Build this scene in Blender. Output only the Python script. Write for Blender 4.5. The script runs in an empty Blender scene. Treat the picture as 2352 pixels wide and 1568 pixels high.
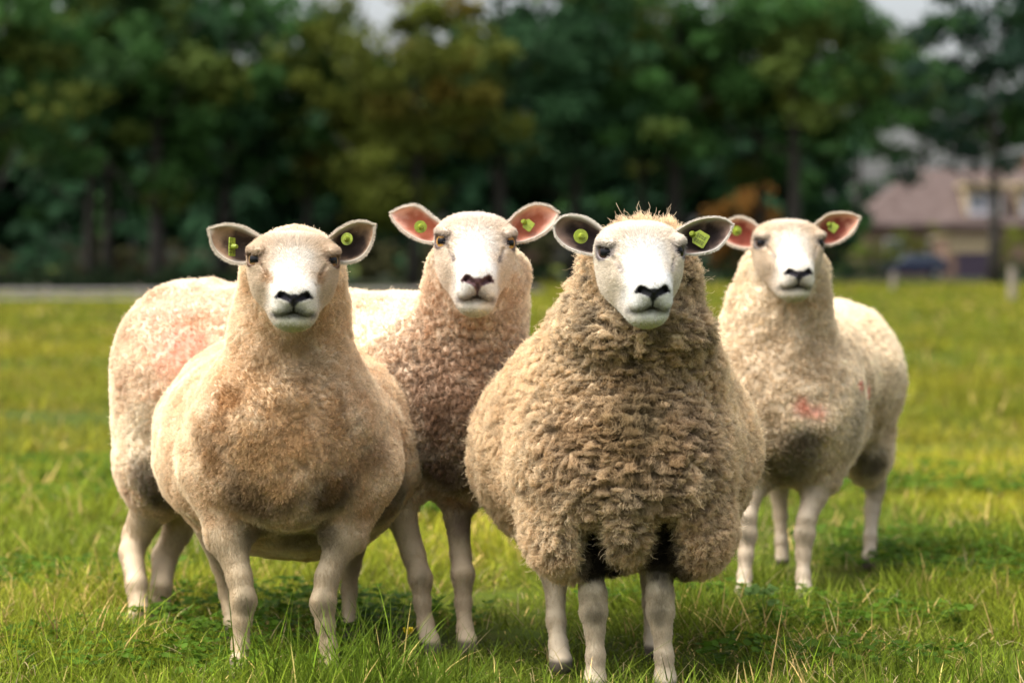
import bpy, math, random
import numpy as np
from mathutils import Vector, Matrix, kdtree

random.seed(7)
rng = np.random.default_rng(7)
R = math.radians
C = bpy.context.scene.collection

# ------------------------------------------------------------------ camera
FPX, CX, CY, HOR, CAMH = 5553.0, 1176.0, 784.0, 608.0, 0.82   # a 2352 px wide frame, 85 mm lens
PITCH = math.atan((CY - HOR) / FPX)
cam = bpy.data.cameras.new('camera'); cam_o = bpy.data.objects.new('camera', cam); C.objects.link(cam_o)
cam.lens = 85.0; cam.sensor_width = 36.0
cam.clip_start = 0.1; cam.clip_end = 3000
cam_o.location = (0, 0, CAMH); cam_o.rotation_euler = (R(90) - PITCH, 0, 0)
cam.dof.use_dof = True; cam.dof.focus_distance = 4.66; cam.dof.aperture_fstop = 2.9
bpy.context.scene.camera = cam_o
FW = np.array([0, math.cos(PITCH), -math.sin(PITCH)]); UP = np.array([0, math.sin(PITCH), math.cos(PITCH)])

def W(px, py, d):
    return np.array([0, 0, CAMH]) + d * (FW + (px - CX) / FPX * np.array([1., 0, 0]) + (CY - py) / FPX * UP)
def ground(px, d):
    return ((px - CX) / FPX * d, d, 0.0)

# ------------------------------------------------------------------ world, sun, exposure
SUN_EL, SUN_AZ = R(62), R(-112)          # azimuth measured from +Y (behind the flock) towards +X
world = bpy.data.worlds.new('World'); bpy.context.scene.world = world
world.use_nodes = True
wn = world.node_tree
sky = wn.nodes.new('ShaderNodeTexSky'); sky.sky_type = 'NISHITA'; sky.sun_disc = False
sky.sun_elevation = SUN_EL; sky.sun_rotation = SUN_AZ
sky.air_density = 1.0; sky.dust_density = 6.0; sky.ozone_density = 0.6
hsv = wn.nodes.new('ShaderNodeHueSaturation'); hsv.inputs['Saturation'].default_value = .42      # thin bright overcast
wn.links.new(sky.outputs[0], hsv.inputs['Color']); wn.links.new(hsv.outputs[0], wn.nodes['Background'].inputs[0])
wn.nodes['Background'].inputs[1].default_value = 0.15
sun = bpy.data.lights.new('sun', 'SUN'); sun_o = bpy.data.objects.new('sun', sun); C.objects.link(sun_o)
sun.energy = 1.7; sun.angle = R(60); sun.color = (1.0, 0.95, 0.88)
sd = Vector((math.sin(SUN_AZ) * math.cos(SUN_EL), math.cos(SUN_AZ) * math.cos(SUN_EL), math.sin(SUN_EL)))
sun_o.rotation_euler = sd.to_track_quat('Z', 'Y').to_euler()
sc = bpy.context.scene
sc.view_settings.view_transform = 'Standard'; sc.view_settings.look = 'None'
sc.view_settings.exposure = 1.2; sc.view_settings.gamma = 1

# ------------------------------------------------------------------ helpers
def tag(o, label=None, cat=None, group=None, kind=None):
    if label: o['label'] = label
    if cat: o['category'] = cat
    if group: o['group'] = group
    if kind: o['kind'] = kind
    return o
def empty(name, loc=(0, 0, 0), rz=0):
    o = bpy.data.objects.new(name, None); C.objects.link(o); o.location = loc; o.rotation_euler = (0, 0, rz)
    o.empty_display_size = 0.2
    return o
def mesh_np(name, V, F, mat, parent=None, cols=None, smooth=True, mats=None, midx=None):
    """V (n,3), F (m,k) with one k."""
    V = np.asarray(V, dtype=np.float32); F = np.asarray(F, dtype=np.int32)
    me = bpy.data.meshes.new(name)
    me.vertices.add(len(V)); me.vertices.foreach_set('co', V.ravel())
    k = F.shape[1]
    me.loops.add(F.size); me.loops.foreach_set('vertex_index', F.ravel())
    me.polygons.add(len(F)); me.polygons.foreach_set('loop_start', np.arange(0, F.size, k, dtype=np.int32))
    me.update(calc_edges=True); me.validate()
    if smooth: me.polygons.foreach_set('use_smooth', np.ones(len(me.polygons), dtype=bool))
    if cols is not None:
        a = me.color_attributes.new('Col', 'FLOAT_COLOR', 'POINT')
        c4 = np.ones((len(V), 4), dtype=np.float32); c4[:, :3] = cols
        a.data.foreach_set('color', c4.ravel())
    if mat: me.materials.append(mat)
    o = bpy.data.objects.new(name, me); C.objects.link(o)
    if parent: o.parent = parent
    return o
class MB:
    """collects shapes into ONE mesh"""
    def __init__(s): s.v = []; s.f = []
    def add(s, vs, fs):
        b = len(s.v); s.v += [tuple(v) for v in vs]; s.f += [tuple(i + b for i in f) for f in fs]
    def box(s, c, d, rz=0, bev=0):
        x, y, z = d[0] / 2, d[1] / 2, d[2] / 2
        cr, sr = math.cos(rz), math.sin(rz)
        vs = [(c[0] + cr * a * x - sr * b * y, c[1] + sr * a * x + cr * b * y, c[2] + e * z) for e in (-1, 1) for a, b in ((-1, -1), (1, -1), (1, 1), (-1, 1))]
        s.add(vs, [(3, 2, 1, 0), (4, 5, 6, 7), (0, 1, 5, 4), (1, 2, 6, 5), (2, 3, 7, 6), (3, 0, 4, 7)])
    def tube(s, pts, rad, n=8, cap=True):
        pts = [Vector(p) for p in pts]; b = len(s.v); m = len(pts)
        for i, p in enumerate(pts):
            t = (pts[min(i + 1, m - 1)] - pts[max(i - 1, 0)]).normalized()
            a = t.orthogonal().normalized() if i == 0 else (a - t * a.dot(t)).normalized()
            q = t.cross(a)
            for k in range(n):
                an = 2 * math.pi * k / n
                s.v.append(tuple(p + (a * math.cos(an) + q * math.sin(an)) * rad[i]))
        for i in range(m - 1):
            for k in range(n):
                s.f.append((b + i * n + k, b + i * n + (k + 1) % n, b + (i + 1) * n + (k + 1) % n, b + (i + 1) * n + k))
        if cap:
            s.f.append(tuple(b + k for k in range(n))[::-1]); s.f.append(tuple(b + (m - 1) * n + k for k in range(n)))
    def prism(s, prof, y0, y1, ax='y'):
        """profile of (a,b) points extruded between y0 and y1; a->x, b->z"""
        n = len(prof)
        vs = [(p[0], y0, p[1]) for p in prof] + [(p[0], y1, p[1]) for p in prof]
        if ax == 'x': vs = [(v[1], v[0], v[2]) for v in vs]
        s.add(vs, [tuple(range(n)), tuple(range(n, 2 * n))[::-1]] + [(i + n, (i + 1) % n + n, (i + 1) % n, i) for i in range(n)])
    def build(s, name, mat, parent=None, smooth=False, bevel=0):
        me = bpy.data.meshes.new(name); me.from_pydata(s.v, [], s.f); me.update(); me.validate()
        import bmesh
        bm = bmesh.new(); bm.from_mesh(me); bmesh.ops.recalc_face_normals(bm, faces=bm.faces[:])
        if bevel: bmesh.ops.bevel(bm, geom=bm.edges[:], offset=bevel, segments=2, affect='EDGES', profile=.6)
        bm.to_mesh(me); bm.free()
        if smooth: me.polygons.foreach_set('use_smooth', [True] * len(me.polygons))
        if mat: me.materials.append(mat)
        o = bpy.data.objects.new(name, me); C.objects.link(o)
        if parent: o.parent = parent
        return o

def nmat(name, col=(.5, .5, .5), rough=.7, spec=.3, noise=None, bump=None, attr=None, transl=0, sss=0, metal=0, coat=0):
    m = bpy.data.materials.new(name); m.use_nodes = True
    nt = m.node_tree; b = nt.nodes['Principled BSDF']
    b.inputs['Base Color'].default_value = (*col, 1); b.inputs['Roughness'].default_value = rough
    b.inputs['Specular IOR Level'].default_value = spec; b.inputs['Metallic'].default_value = metal
    b.inputs['Coat Weight'].default_value = coat
    src = None
    tc = nt.nodes.new('ShaderNodeTexCoord')
    if attr:
        a = nt.nodes.new('ShaderNodeAttribute'); a.attribute_name = attr; src = a.outputs['Color']
    if noise:   # (scale, detail, colour2, lo, hi)
        n = nt.nodes.new('ShaderNodeTexNoise'); n.inputs['Scale'].default_value = noise[0]; n.inputs['Detail'].default_value = noise[1]
        nt.links.new(tc.outputs['Object'], n.inputs['Vector'])
        mr = nt.nodes.new('ShaderNodeMapRange'); mr.inputs[1].default_value = noise[3]; mr.inputs[2].default_value = noise[4]
        nt.links.new(n.outputs['Fac'], mr.inputs[0])
        mx = nt.nodes.new('ShaderNodeMix'); mx.data_type = 'RGBA'
        if attr: mx.blend_type = 'MULTIPLY'
        nt.links.new(mr.outputs[0], mx.inputs['Factor'])
        if src: nt.links.new(src, mx.inputs['A'])
        else: mx.inputs['A'].default_value = (*col, 1)
        mx.inputs['B'].default_value = (*noise[2], 1); src = mx.outputs['Result']
    if src: nt.links.new(src, b.inputs['Base Color'])
    if bump:    # (scale, strength, distance)
        n = nt.nodes.new('ShaderNodeTexNoise'); n.inputs['Scale'].default_value = bump[0]; n.inputs['Detail'].default_value = 5
        nt.links.new(tc.outputs['Object'], n.inputs['Vector'])
        bp = nt.nodes.new('ShaderNodeBump'); bp.inputs['Strength'].default_value = bump[1]; bp.inputs['Distance'].default_value = bump[2]
        nt.links.new(n.outputs['Fac'], bp.inputs['Height']); nt.links.new(bp.outputs[0], b.inputs['Normal'])
    if transl:
        t = nt.nodes.new('ShaderNodeBsdfTranslucent'); mxs = nt.nodes.new('ShaderNodeMixShader'); mxs.inputs[0].default_value = transl
        if src: nt.links.new(src, t.inputs[0])
        else: t.inputs[0].default_value = (*col, 1)
        nt.links.new(b.outputs[0], mxs.inputs[1]); nt.links.new(t.outputs[0], mxs.inputs[2])
        nt.links.new(mxs.outputs[0], nt.nodes['Material Output'].inputs[0])
    return m

# vectorised value noise
def _hash(ix, iy, iz, s):
    h = (ix.astype(np.int64) * 73856093) ^ (iy.astype(np.int64) * 19349663) ^ (iz.astype(np.int64) * 83492791) ^ (s * 2654435761)
    h = (h ^ (h >> 13)) * 1274126177; h = h ^ (h >> 16)
    return (h & 0xFFFFFF) / float(0xFFFFFF)
def vnoise(P, s=0):
    i = np.floor(P).astype(np.int64); f = P - i; f = f * f * (3 - 2 * f)
    r = 0
    for a in (0, 1):
        for b in (0, 1):
            for c in (0, 1):
                w = (f[:, 0] if a else 1 - f[:, 0]) * (f[:, 1] if b else 1 - f[:, 1]) * (f[:, 2] if c else 1 - f[:, 2])
                r = r + w * _hash(i[:, 0] + a, i[:, 1] + b, i[:, 2] + c, s)
    return r * 2 - 1
def fbm(P, s=0, o=4):
    r = 0; a = 1; t = 0
    for k in range(o):
        r = r + a * vnoise(P * 2 ** k + k * 17.3, s + k); t += a; a *= .5
    return r / t
def worley(P, s=0):
    i = np.floor(P).astype(np.int64); f1 = np.full(len(P), 9.); f2 = np.full(len(P), 9.)
    for a in (-1, 0, 1):
        for b in (-1, 0, 1):
            for c in (-1, 0, 1):
                x, y, z = i[:, 0] + a, i[:, 1] + b, i[:, 2] + c
                d = np.sqrt((x + _hash(x, y, z, s) - P[:, 0]) ** 2 + (y + _hash(x, y, z, s + 1) - P[:, 1]) ** 2 + (z + _hash(x, y, z, s + 2) - P[:, 2]) ** 2)
                f2 = np.minimum(f2, np.maximum(f1, d)); f1 = np.minimum(f1, d)
    return f1, f2
def vec3noise(P, s=0): return np.stack([vnoise(P, s), vnoise(P, s + 11), vnoise(P, s + 23)], 1)
def smooth(a, b, x):
    t = np.clip((x - a) / (b - a), 0, 1); return t * t * (3 - 2 * t)
def norm(v): return v / np.maximum(np.linalg.norm(v, axis=-1, keepdims=True), 1e-9)

# signed distance pieces
def s_ell(P, c, r, rot=None):
    q = P - c
    if rot is not None: q = q @ rot
    r = np.asarray(r, float)
    k0 = np.linalg.norm(q / r, axis=1); k1 = np.linalg.norm(q / r ** 2, axis=1)
    return k0 * (k0 - 1) / np.maximum(k1, 1e-6)
def s_cone(P, a, b, ra, rb):
    a = np.asarray(a, float); b = np.asarray(b, float); ab = b - a
    t = np.clip(((P - a) @ ab) / (ab @ ab), 0, 1)
    return np.linalg.norm(P - a - t[:, None] * ab, axis=1) - (ra + (rb - ra) * t)
def smin(a, b, k):
    h = np.clip(.5 + .5 * (b - a) / k, 0, 1)
    return b + (a - b) * h - k * h * (1 - h)
def smax(a, b, k): return -smin(-a, -b, k)

def surface_nets(fn, lo, hi, h):
    lo = np.asarray(lo, float); n = np.ceil((np.asarray(hi) - lo) / h).astype(int) + 1
    gx, gy, gz = [lo[i] + h * np.arange(n[i]) for i in range(3)]
    F = np.empty(tuple(n), dtype=np.float32)
    for i in range(0, n[0], 8):                     # slabs, to keep memory small
        X, Y, Z = np.meshgrid(gx[i:i + 8], gy, gz, indexing='ij')
        F[i:i + 8] = fn(np.stack([X.ravel(), Y.ravel(), Z.ravel()], 1)).reshape(X.shape)
    S = F < 0
    cnt = sum(S[a:n[0] - 1 + a, b:n[1] - 1 + b, c:n[2] - 1 + c].astype(np.int8) for a in (0, 1) for b in (0, 1) for c in (0, 1))
    act = (cnt > 0) & (cnt < 8)
    I = np.stack(np.nonzero(act), 1); vid = -np.ones(act.shape, dtype=np.int64); vid[tuple(I.T)] = np.arange(len(I))
    corners = [(a, b, c) for a in (0, 1) for b in (0, 1) for c in (0, 1)]
    val = {k: F[I[:, 0] + k[0], I[:, 1] + k[1], I[:, 2] + k[2]] for k in corners}
    acc = np.zeros((len(I), 3)); num = np.zeros(len(I))
    for k in corners:
        for ax in range(3):
            if k[ax]: continue
            k2 = list(k); k2[ax] = 1; k2 = tuple(k2)
            a, b = val[k], val[k2]; m = (a < 0) != (b < 0)
            t = np.where(m, a / np.where(m, a - b, 1), 0)
            p = np.tile(np.array(k, float), (len(I), 1)); p[:, ax] = t
            acc += p * m[:, None]; num += m
    V = lo + (I + acc / num[:, None]) * h
    Q = []
    for ax in range(3):
        o1, o2 = (ax + 1) % 3, (ax + 2) % 3
        sl0 = [slice(None)] * 3; sl1 = [slice(None)] * 3
        sl0[ax] = slice(0, -1); sl1[ax] = slice(1, None)
        for o in (o1, o2): sl0[o] = slice(1, -1); sl1[o] = slice(1, -1)
        A, B = S[tuple(sl0)], S[tuple(sl1)]
        E = np.stack(np.nonzero(A != B), 1)
        E2 = E.copy(); E2[:, o1] += 1; E2[:, o2] += 1
        flip = A[tuple(E.T)]
        def cid(d1, d2):
            q = E2.copy(); q[:, o1] += d1; q[:, o2] += d2
            return vid[q[:, 0], q[:, 1], q[:, 2]]
        quad = np.stack([cid(-1, -1), cid(0, -1), cid(0, 0), cid(-1, 0)], 1)
        quad[~flip] = quad[~flip][:, ::-1]
        Q.append(quad)
    return V, np.concatenate(Q)

def vert_normals(V, F):
    n = np.zeros_like(V); fn = np.cross(V[F[:, 2]] - V[F[:, 0]], V[F[:, -1]] - V[F[:, 1]])
    for k in range(F.shape[1]): np.add.at(n, F[:, k], fn)
    return norm(n)

def scatter(V, F, N, dens, n, g):
    """n points over quads, chance weighted by area * vertex density"""
    T = np.concatenate([F[:, [0, 1, 2]], F[:, [0, 2, 3]]]) if F.shape[1] == 4 else F
    ar = np.linalg.norm(np.cross(V[T[:, 1]] - V[T[:, 0]], V[T[:, 2]] - V[T[:, 0]]), axis=1) * dens[T].mean(1)
    c = np.cumsum(ar); t = np.searchsorted(c, g.random(n) * c[-1]); t = np.minimum(t, len(T) - 1)
    a = np.sqrt(g.random(n)); b = g.random(n)
    w = np.stack([1 - a, a * (1 - b), a * b], 1)
    idx = T[t]
    def ip(A): return (A[idx] * (w[..., None] if A.ndim > 1 else w)).sum(1)
    return ip

def curves_obj(name, pts, rad, col, mat, parent):
    """pts (n,k,3); rad (n,k); col (n,3)"""
    n, k, _ = pts.shape
    hc = bpy.data.hair_curves.new(name); hc.add_curves([k] * n)
    hc.position_data.foreach_set('vector', pts.astype(np.float32).ravel())
    ra = hc.attributes.get('radius') or hc.attributes.new('radius', 'FLOAT', 'POINT')
    ra.data.foreach_set('value', rad.astype(np.float32).ravel())
    ca = hc.attributes.new('Col', 'FLOAT_COLOR', 'CURVE')
    c4 = np.ones((n, 4), dtype=np.float32); c4[:, :3] = col
    ca.data.foreach_set('color', c4.ravel())
    hc.materials.append(mat)
    o = bpy.data.objects.new(name, hc); C.objects.link(o)
    if parent: o.parent = parent
    return o

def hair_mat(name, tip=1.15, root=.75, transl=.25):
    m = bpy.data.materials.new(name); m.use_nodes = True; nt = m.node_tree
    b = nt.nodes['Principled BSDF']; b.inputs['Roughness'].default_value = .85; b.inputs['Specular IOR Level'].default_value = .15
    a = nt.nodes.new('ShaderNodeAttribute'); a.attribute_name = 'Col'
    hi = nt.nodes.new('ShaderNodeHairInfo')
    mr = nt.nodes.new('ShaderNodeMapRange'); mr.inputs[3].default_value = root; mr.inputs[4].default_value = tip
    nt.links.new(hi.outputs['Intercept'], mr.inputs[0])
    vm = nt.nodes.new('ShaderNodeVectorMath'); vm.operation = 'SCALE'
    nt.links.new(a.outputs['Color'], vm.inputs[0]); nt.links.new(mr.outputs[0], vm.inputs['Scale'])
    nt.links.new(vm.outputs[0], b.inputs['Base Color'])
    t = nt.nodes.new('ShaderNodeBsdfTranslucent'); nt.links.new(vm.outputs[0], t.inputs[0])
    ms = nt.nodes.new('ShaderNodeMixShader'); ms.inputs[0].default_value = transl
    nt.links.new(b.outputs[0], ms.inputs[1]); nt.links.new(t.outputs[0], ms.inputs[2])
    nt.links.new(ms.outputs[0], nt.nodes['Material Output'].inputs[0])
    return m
# ------------------------------------------------------------------ ground and grass
def ground_mat():
    m = bpy.data.materials.new('meadow_soil'); m.use_nodes = True; nt = m.node_tree; b = nt.nodes['Principled BSDF']
    b.inputs['Roughness'].default_value = .95; b.inputs['Specular IOR Level'].default_value = .05
    tc = nt.nodes.new('ShaderNodeTexCoord')
    def noise(sc, det): 
        n = nt.nodes.new('ShaderNodeTexNoise'); n.inputs['Scale'].default_value = sc; n.inputs['Detail'].default_value = det
        nt.links.new(tc.outputs['Object'], n.inputs['Vector']); return n
    n1, n2 = noise(.25, 4), noise(5, 6)
    r = nt.nodes.new('ShaderNodeValToRGB'); nt.links.new(n1.outputs['Fac'], r.inputs[0])
    r.color_ramp.elements[0].position = .35; r.color_ramp.elements[0].color = (.060, .085, .012, 1)
    r.color_ramp.elements[1].position = .68; r.color_ramp.elements[1].color = (.12, .135, .016, 1)
    mx = nt.nodes.new('ShaderNodeMix'); mx.data_type = 'RGBA'; mx.blend_type = 'MULTIPLY'; mx.inputs['Factor'].default_value = .55
    nt.links.new(r.outputs[0], mx.inputs['A']); nt.links.new(n2.outputs['Color'], mx.inputs['B'])
    nt.links.new(mx.outputs['Result'], b.inputs['Base Color'])
    return m
gx = np.concatenate([-np.geomspace(700, 8, 30), np.linspace(-7, 7, 40), np.geomspace(8, 700, 30)])
gy = np.concatenate([[-60, -20, -5], np.linspace(0, 20, 60), np.geomspace(21, 1800, 60)])
GX, GY = np.meshgrid(gx, gy); 
GV = np.stack([GX.ravel(), GY.ravel(), np.zeros(GX.size)], 1)
GV[:, 2] = -.012 + .02 * vnoise(GV * .9, 2) * smooth(7, 11, GV[:, 1]) * smooth(80, 40, GV[:, 1])
nx = len(gx); ii = np.arange(len(gy) - 1)[:, None] * nx + np.arange(nx - 1)[None]
ii = ii.ravel()
tag(mesh_np('ground', GV, np.stack([ii, ii + 1, ii + nx + 1, ii + nx], 1), ground_mat()), kind='structure')

M_GRASS = nmat('grass_blade', attr='Col', rough=.62, spec=.08, transl=.42)
def blades(g, xy, Lg, wd, lean, K, colA, colB):
    """xy (n,2), lengths, widths; each blade a tapering bent strip of K segments"""
    n = len(xy); az = g.random(n) * 6.283; dirx, diry = np.cos(az), np.sin(az)
    t = np.linspace(0, 1, K + 1)[None]
    ln = lean[:, None]
    # arc: angle from the vertical grows along the blade
    curl = g.random((n, 1)) ** 1.3 * 2.3 * np.minimum(1, .35 + ln); ang = np.minimum(ln * .55 + curl * t, 2.5) ; seg = Lg[:, None] / K
    hx = np.cumsum(np.sin(ang) * seg, 1) - np.sin(ang[:, :1]) * seg; hz = np.cumsum(np.cos(ang) * seg, 1) - np.cos(ang[:, :1]) * seg
    X = xy[:, 0:1] + dirx[:, None] * hx; Y = xy[:, 1:2] + diry[:, None] * hx; Z = hz - .008
    w = wd[:, None] * np.clip(1.15 - t ** 1.8 * 1.1, .04, 1) * .5
    tw = az + 1.57 + g.normal(size=n) * .5; sx, sy = np.cos(tw)[:, None] * w, np.sin(tw)[:, None] * w
    Lf = np.stack([X - sx, Y - sy, Z], 2); Rt = np.stack([X + sx, Y + sy, Z + .0], 2)
    V = np.stack([Lf, Rt], 2).reshape(n, -1, 3)            # (n,(K+1)*2,3)
    base = (np.arange(n) * (K + 1) * 2)[:, None]; k = np.arange(K)[None] * 2
    F = np.stack([base + k, base + k + 1, base + k + 3, base + k + 2], 2).reshape(-1, 4)
    tt = np.repeat(t, 2, axis=1)[..., None]
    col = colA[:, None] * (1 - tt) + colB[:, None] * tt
    return V.reshape(-1, 3), F, col.reshape(-1, 3)
def grass_colors(g, xy):
    n = len(xy); P = np.concatenate([xy, np.zeros((n, 1))], 1)
    a = fbm(P * np.array([1.1, .55, 1]), 91, 3); b = fbm(P * np.array([.45, .22, 1]) + 9, 95, 3); r = g.random(n)
    fresh = np.array([.104, .150, .012]); yel = np.array([.20, .215, .018]); dark = np.array([.05, .085, .012]); straw = np.array([.40, .31, .12])
    k = np.clip(.42 + 1.4 * a + 1.1 * b + .7 * (r - .5), 0, 1)[:, None]
    c = fresh + (yel - fresh) * k
    k2 = np.clip(-.10 - 1.0 * a + .5 * (g.random(n) - .5), 0, .8)[:, None]; c = c + (dark - c) * k2
    st = (g.random(n) < .03 + .09 * smooth(.1, .5, fbm(P * 2.3 + 5, 99, 2)))[:, None]
    c = np.where(st, straw * (.7 + .6 * g.random((n, 1))), c)
    return c * np.exp(.38 * g.normal(size=(n, 1))) * np.array([1.12, .98, 1.])
gg = np.random.default_rng(5)
feet = np.array([ground(x, d)[:2] for x, d in ((552, 4.83), (758, 4.85), (532, 5.3), (803, 5.3), (318, 5.5), (368, 5.62), (990, 5.12), (1073, 5.14), (1367, 4.63), (1530, 4.63), (1288, 4.9), (1500, 5.08), (1846, 5.9), (1707, 5.87), (1996, 6.6), (1797, 6.55))])
GVs, GFs, GCs = [], [], []; off = 0
def put(V, F, c):
    global off
    GVs.append(V); GFs.append(F + off); GCs.append(c); off += len(V)
zones = [(4.15, 6.6, 15000, .0030, .080, 4), (6.6, 10, 6200, .0044, .080, 3), (10, 18, 1500, .008, .085, 2), (18, 34, 380, .017, .10, 2), (34, 66, 110, .036, .12, 2), (66, 104, 30, .07, .14, 2)]
for z0, z1, den, wd, lh, K in zones:
    n = int(den * (z1 - z0) * ((z0 + z1) * .29 + 1.8))
    y = np.sqrt(z0 ** 2 + (z1 ** 2 - z0 ** 2) * gg.random(n)); x = (gg.random(n) * 2 - 1) * (y * .285 + 1.0)
    if z0 > 60: x = np.abs(x) * .9 + 1.0
    xy = np.stack([x, y], 1)
    P = np.concatenate([xy, np.zeros((n, 1))], 1)
    tuft = fbm(P * 2.2, 81, 3); keep = gg.random(n) < np.clip(.72 + .9 * tuft, .25, 1)
    xy, tuft = xy[keep], tuft[keep]; n = len(xy)
    L = lh * (.45 + .8 * gg.random(n)) * (1 + 1.5 * tuft)
    if z1 < 11:
        df = np.min(np.linalg.norm(xy[:, None] - feet[None], axis=2), axis=1); L *= .30 + .70 * smooth(.07, .30, df)
        lg = gg.random(n) < .012; L = np.where(lg, L * 1.9, L)
    c = grass_colors(gg, xy)
    if z1 < 11: c = c * 1.45
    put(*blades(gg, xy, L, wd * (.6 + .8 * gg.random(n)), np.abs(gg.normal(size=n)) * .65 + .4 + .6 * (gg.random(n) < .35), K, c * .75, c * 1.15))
# tall tufts close to the lens
for px, d, n, L0, sp in ((790, 4.42, 520, .21, .17), (690, 4.40, 300, .16, .13), (940, 4.44, 300, .15, .12), (860, 4.50, 60, .26, .08), (560, 4.34, 160, .11, .12), (1610, 4.40, 120, .10, .14), (2000, 4.5, 260, .11, .22), (2250, 4.6, 260, .12, .2), (1150, 4.4, 160, .10, .15), (180, 4.5, 240, .11, .25), (1330, 4.33, 60, .12, .07)):
    cx, cy, _ = ground(px, d); xy = np.stack([cx + sp * gg.normal(size=n) * .6, cy + sp * gg.normal(size=n) * .35], 1)
    c = grass_colors(gg, xy) * np.array([1.22, 1.4, 1.2])
    put(*blades(gg, xy, L0 * (.5 + .65 * gg.random(n)), .0034 * (.6 + .7 * gg.random(n)), np.abs(gg.normal(size=n)) * .55 + .2, 5, c * .8, c * 1.15))
# flat lying straw
n = 1500; y = 4.2 + 5 * gg.random(n) ** 1.3; x = (gg.random(n) * 2 - 1) * y * .25
c = np.array([.46, .37, .19]) * (.6 + .7 * gg.random((n, 1)))
V, F, cc = blades(gg, np.stack([x, y], 1), .05 + .05 * gg.random(n), np.full(n, .0022), 1.15 + .35 * gg.random(n), 3, c, c); V[:, 2] += .018 + .03 * gg.random(n).repeat(8)
put(V, F, cc)
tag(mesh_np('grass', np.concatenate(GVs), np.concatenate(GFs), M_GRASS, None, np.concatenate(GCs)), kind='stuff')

# low broad leaves between the blades
def leaflets(g, cen, r, colr, tilt=.5, nsides=7):
    n = len(cen); az = g.random(n) * 6.283; nrm = norm(np.stack([g.normal(size=n) * tilt, g.normal(size=n) * tilt, np.ones(n)], 1))
    a = norm(np.cross(nrm, np.stack([np.cos(az), np.sin(az), 0 * az], 1))); b = np.cross(nrm, a)
    th = np.linspace(0, 2 * math.pi, nsides + 1)[:-1]; rr = np.array([1 - .32 * (abs(math.sin(t / 2)) < .2) for t in th])
    V = cen[:, None] + r[:, None, None] * rr[None, :, None] * (a[:, None] * np.cos(th)[None, :, None] + b[:, None] * np.sin(th)[None, :, None])
    V = np.concatenate([cen[:, None] - nrm[:, None] * r[:, None, None] * .18, V], 1)
    base = (np.arange(n) * (nsides + 1))[:, None]; k = np.arange(nsides)
    F = np.stack([np.broadcast_to(base, (n, nsides)), base + 1 + k, base + 1 + (k + 1) % nsides], 2).reshape(-1, 3)
    return V.reshape(-1, 3), F, np.repeat(colr, nsides + 1, axis=0)
n = 30000; y = np.sqrt(4.2 ** 2 + (10 ** 2 - 4.2 ** 2) * gg.random(n)); x = (gg.random(n) * 2 - 1) * (y * .235 + .4)
P = np.stack([x, y, np.zeros(n)], 1); kp = fbm(P * 1.6 + 40, 7, 3) > .08; P = P[kp]; n = len(P)
trip = np.repeat(P, 3, axis=0); an = np.tile(np.arange(3) * 2.094, n) + np.repeat(gg.random(n) * 6, 3); rs = np.repeat(.006 + .005 * gg.random(n), 3)
hz = np.repeat(.018 + .035 * gg.random(n), 3)
trip = trip + np.stack([np.cos(an) * rs * 1.0, np.sin(an) * rs * 1.0, hz], 1)
cl = np.repeat(np.array([.07, .135, .012]) * (.7 + .7 * gg.random((n, 1))), 3, axis=0)
V, F, c = leaflets(gg, trip, rs, cl, .35)
tag(mesh_np('clover_leaves', V, F, M_GRASS, None, c), kind='stuff')

M_STEM = nmat('plant_stem', (.10, .20, .03), rough=.6, transl=.2)
M_PETAL = nmat('yellow_petal', (.80, .60, .01), rough=.4, transl=.3)
def buttercup():
    p = ground(938, 4.95); r = empty('buttercup', p)
    tag(r, 'small yellow buttercup flower low in the grass beside a sheep foot', 'flower')
    mb = MB(); mb.tube([(0, 0, 0), (.004, .002, .03), (.0, 0, .062)], [.0014, .0012, .001], 6); mb.build('stem', M_STEM, r)
    for k in range(5):
        a = k * 1.2566; mb = MB(); ca, sa = math.cos(a), math.sin(a); vs = []
        for i, (q, w, z) in enumerate(((.001, .0015, .062), (.005, .005, .064), (.009, .0065, .069), (.012, .004, .075))):
            vs += [(ca * q - sa * w, sa * q + ca * w, z), (ca * q + sa * w, sa * q - ca * w, z)]
        mb.add(vs + [(v[0], v[1], v[2] - .0006) for v in vs], [(0, 1, 3, 2), (2, 3, 5, 4), (4, 5, 7, 6), (8, 10, 11, 9), (10, 12, 13, 11), (12, 14, 15, 13)])
        mb.build('petal', M_PETAL, r, smooth=True)
buttercup()
def weed(px, d, h, label, seed):
    g = np.random.default_rng(seed); r = empty('broadleaf_weed', ground(px, d)); tag(r, label, 'plant')
    mb = MB(); cen = []
    for k in range(7):
        a = k * .9 + g.random() * .5; q = .012 + .022 * g.random(); z = h * (.65 + .35 * g.random())
        e = (math.cos(a) * q, math.sin(a) * q, z); mb.tube([(0, 0, 0), (e[0] * .3, e[1] * .3, z * .6), e], [.0013, .0011, .0009], 5)
        for j in range(3):
            b = a + (j - 1) * 1.1; cen.append((e[0] + math.cos(b) * .011, e[1] + math.sin(b) * .011, e[2] + .002 * j))
    mb.build('stem', M_STEM, r)
    V, F, c = leaflets(g, np.array(cen), .010 + .004 * g.random(len(cen)), np.array([[.16, .26, .07]]) * (.8 + .4 * g.random((len(cen), 1))), .6)
    mesh_np('leaf', V, F, M_GRASS, r, c)
weed(1752, 5.38, .105, 'pale green leafy weed standing against the leg of the far right sheep', 3)
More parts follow.
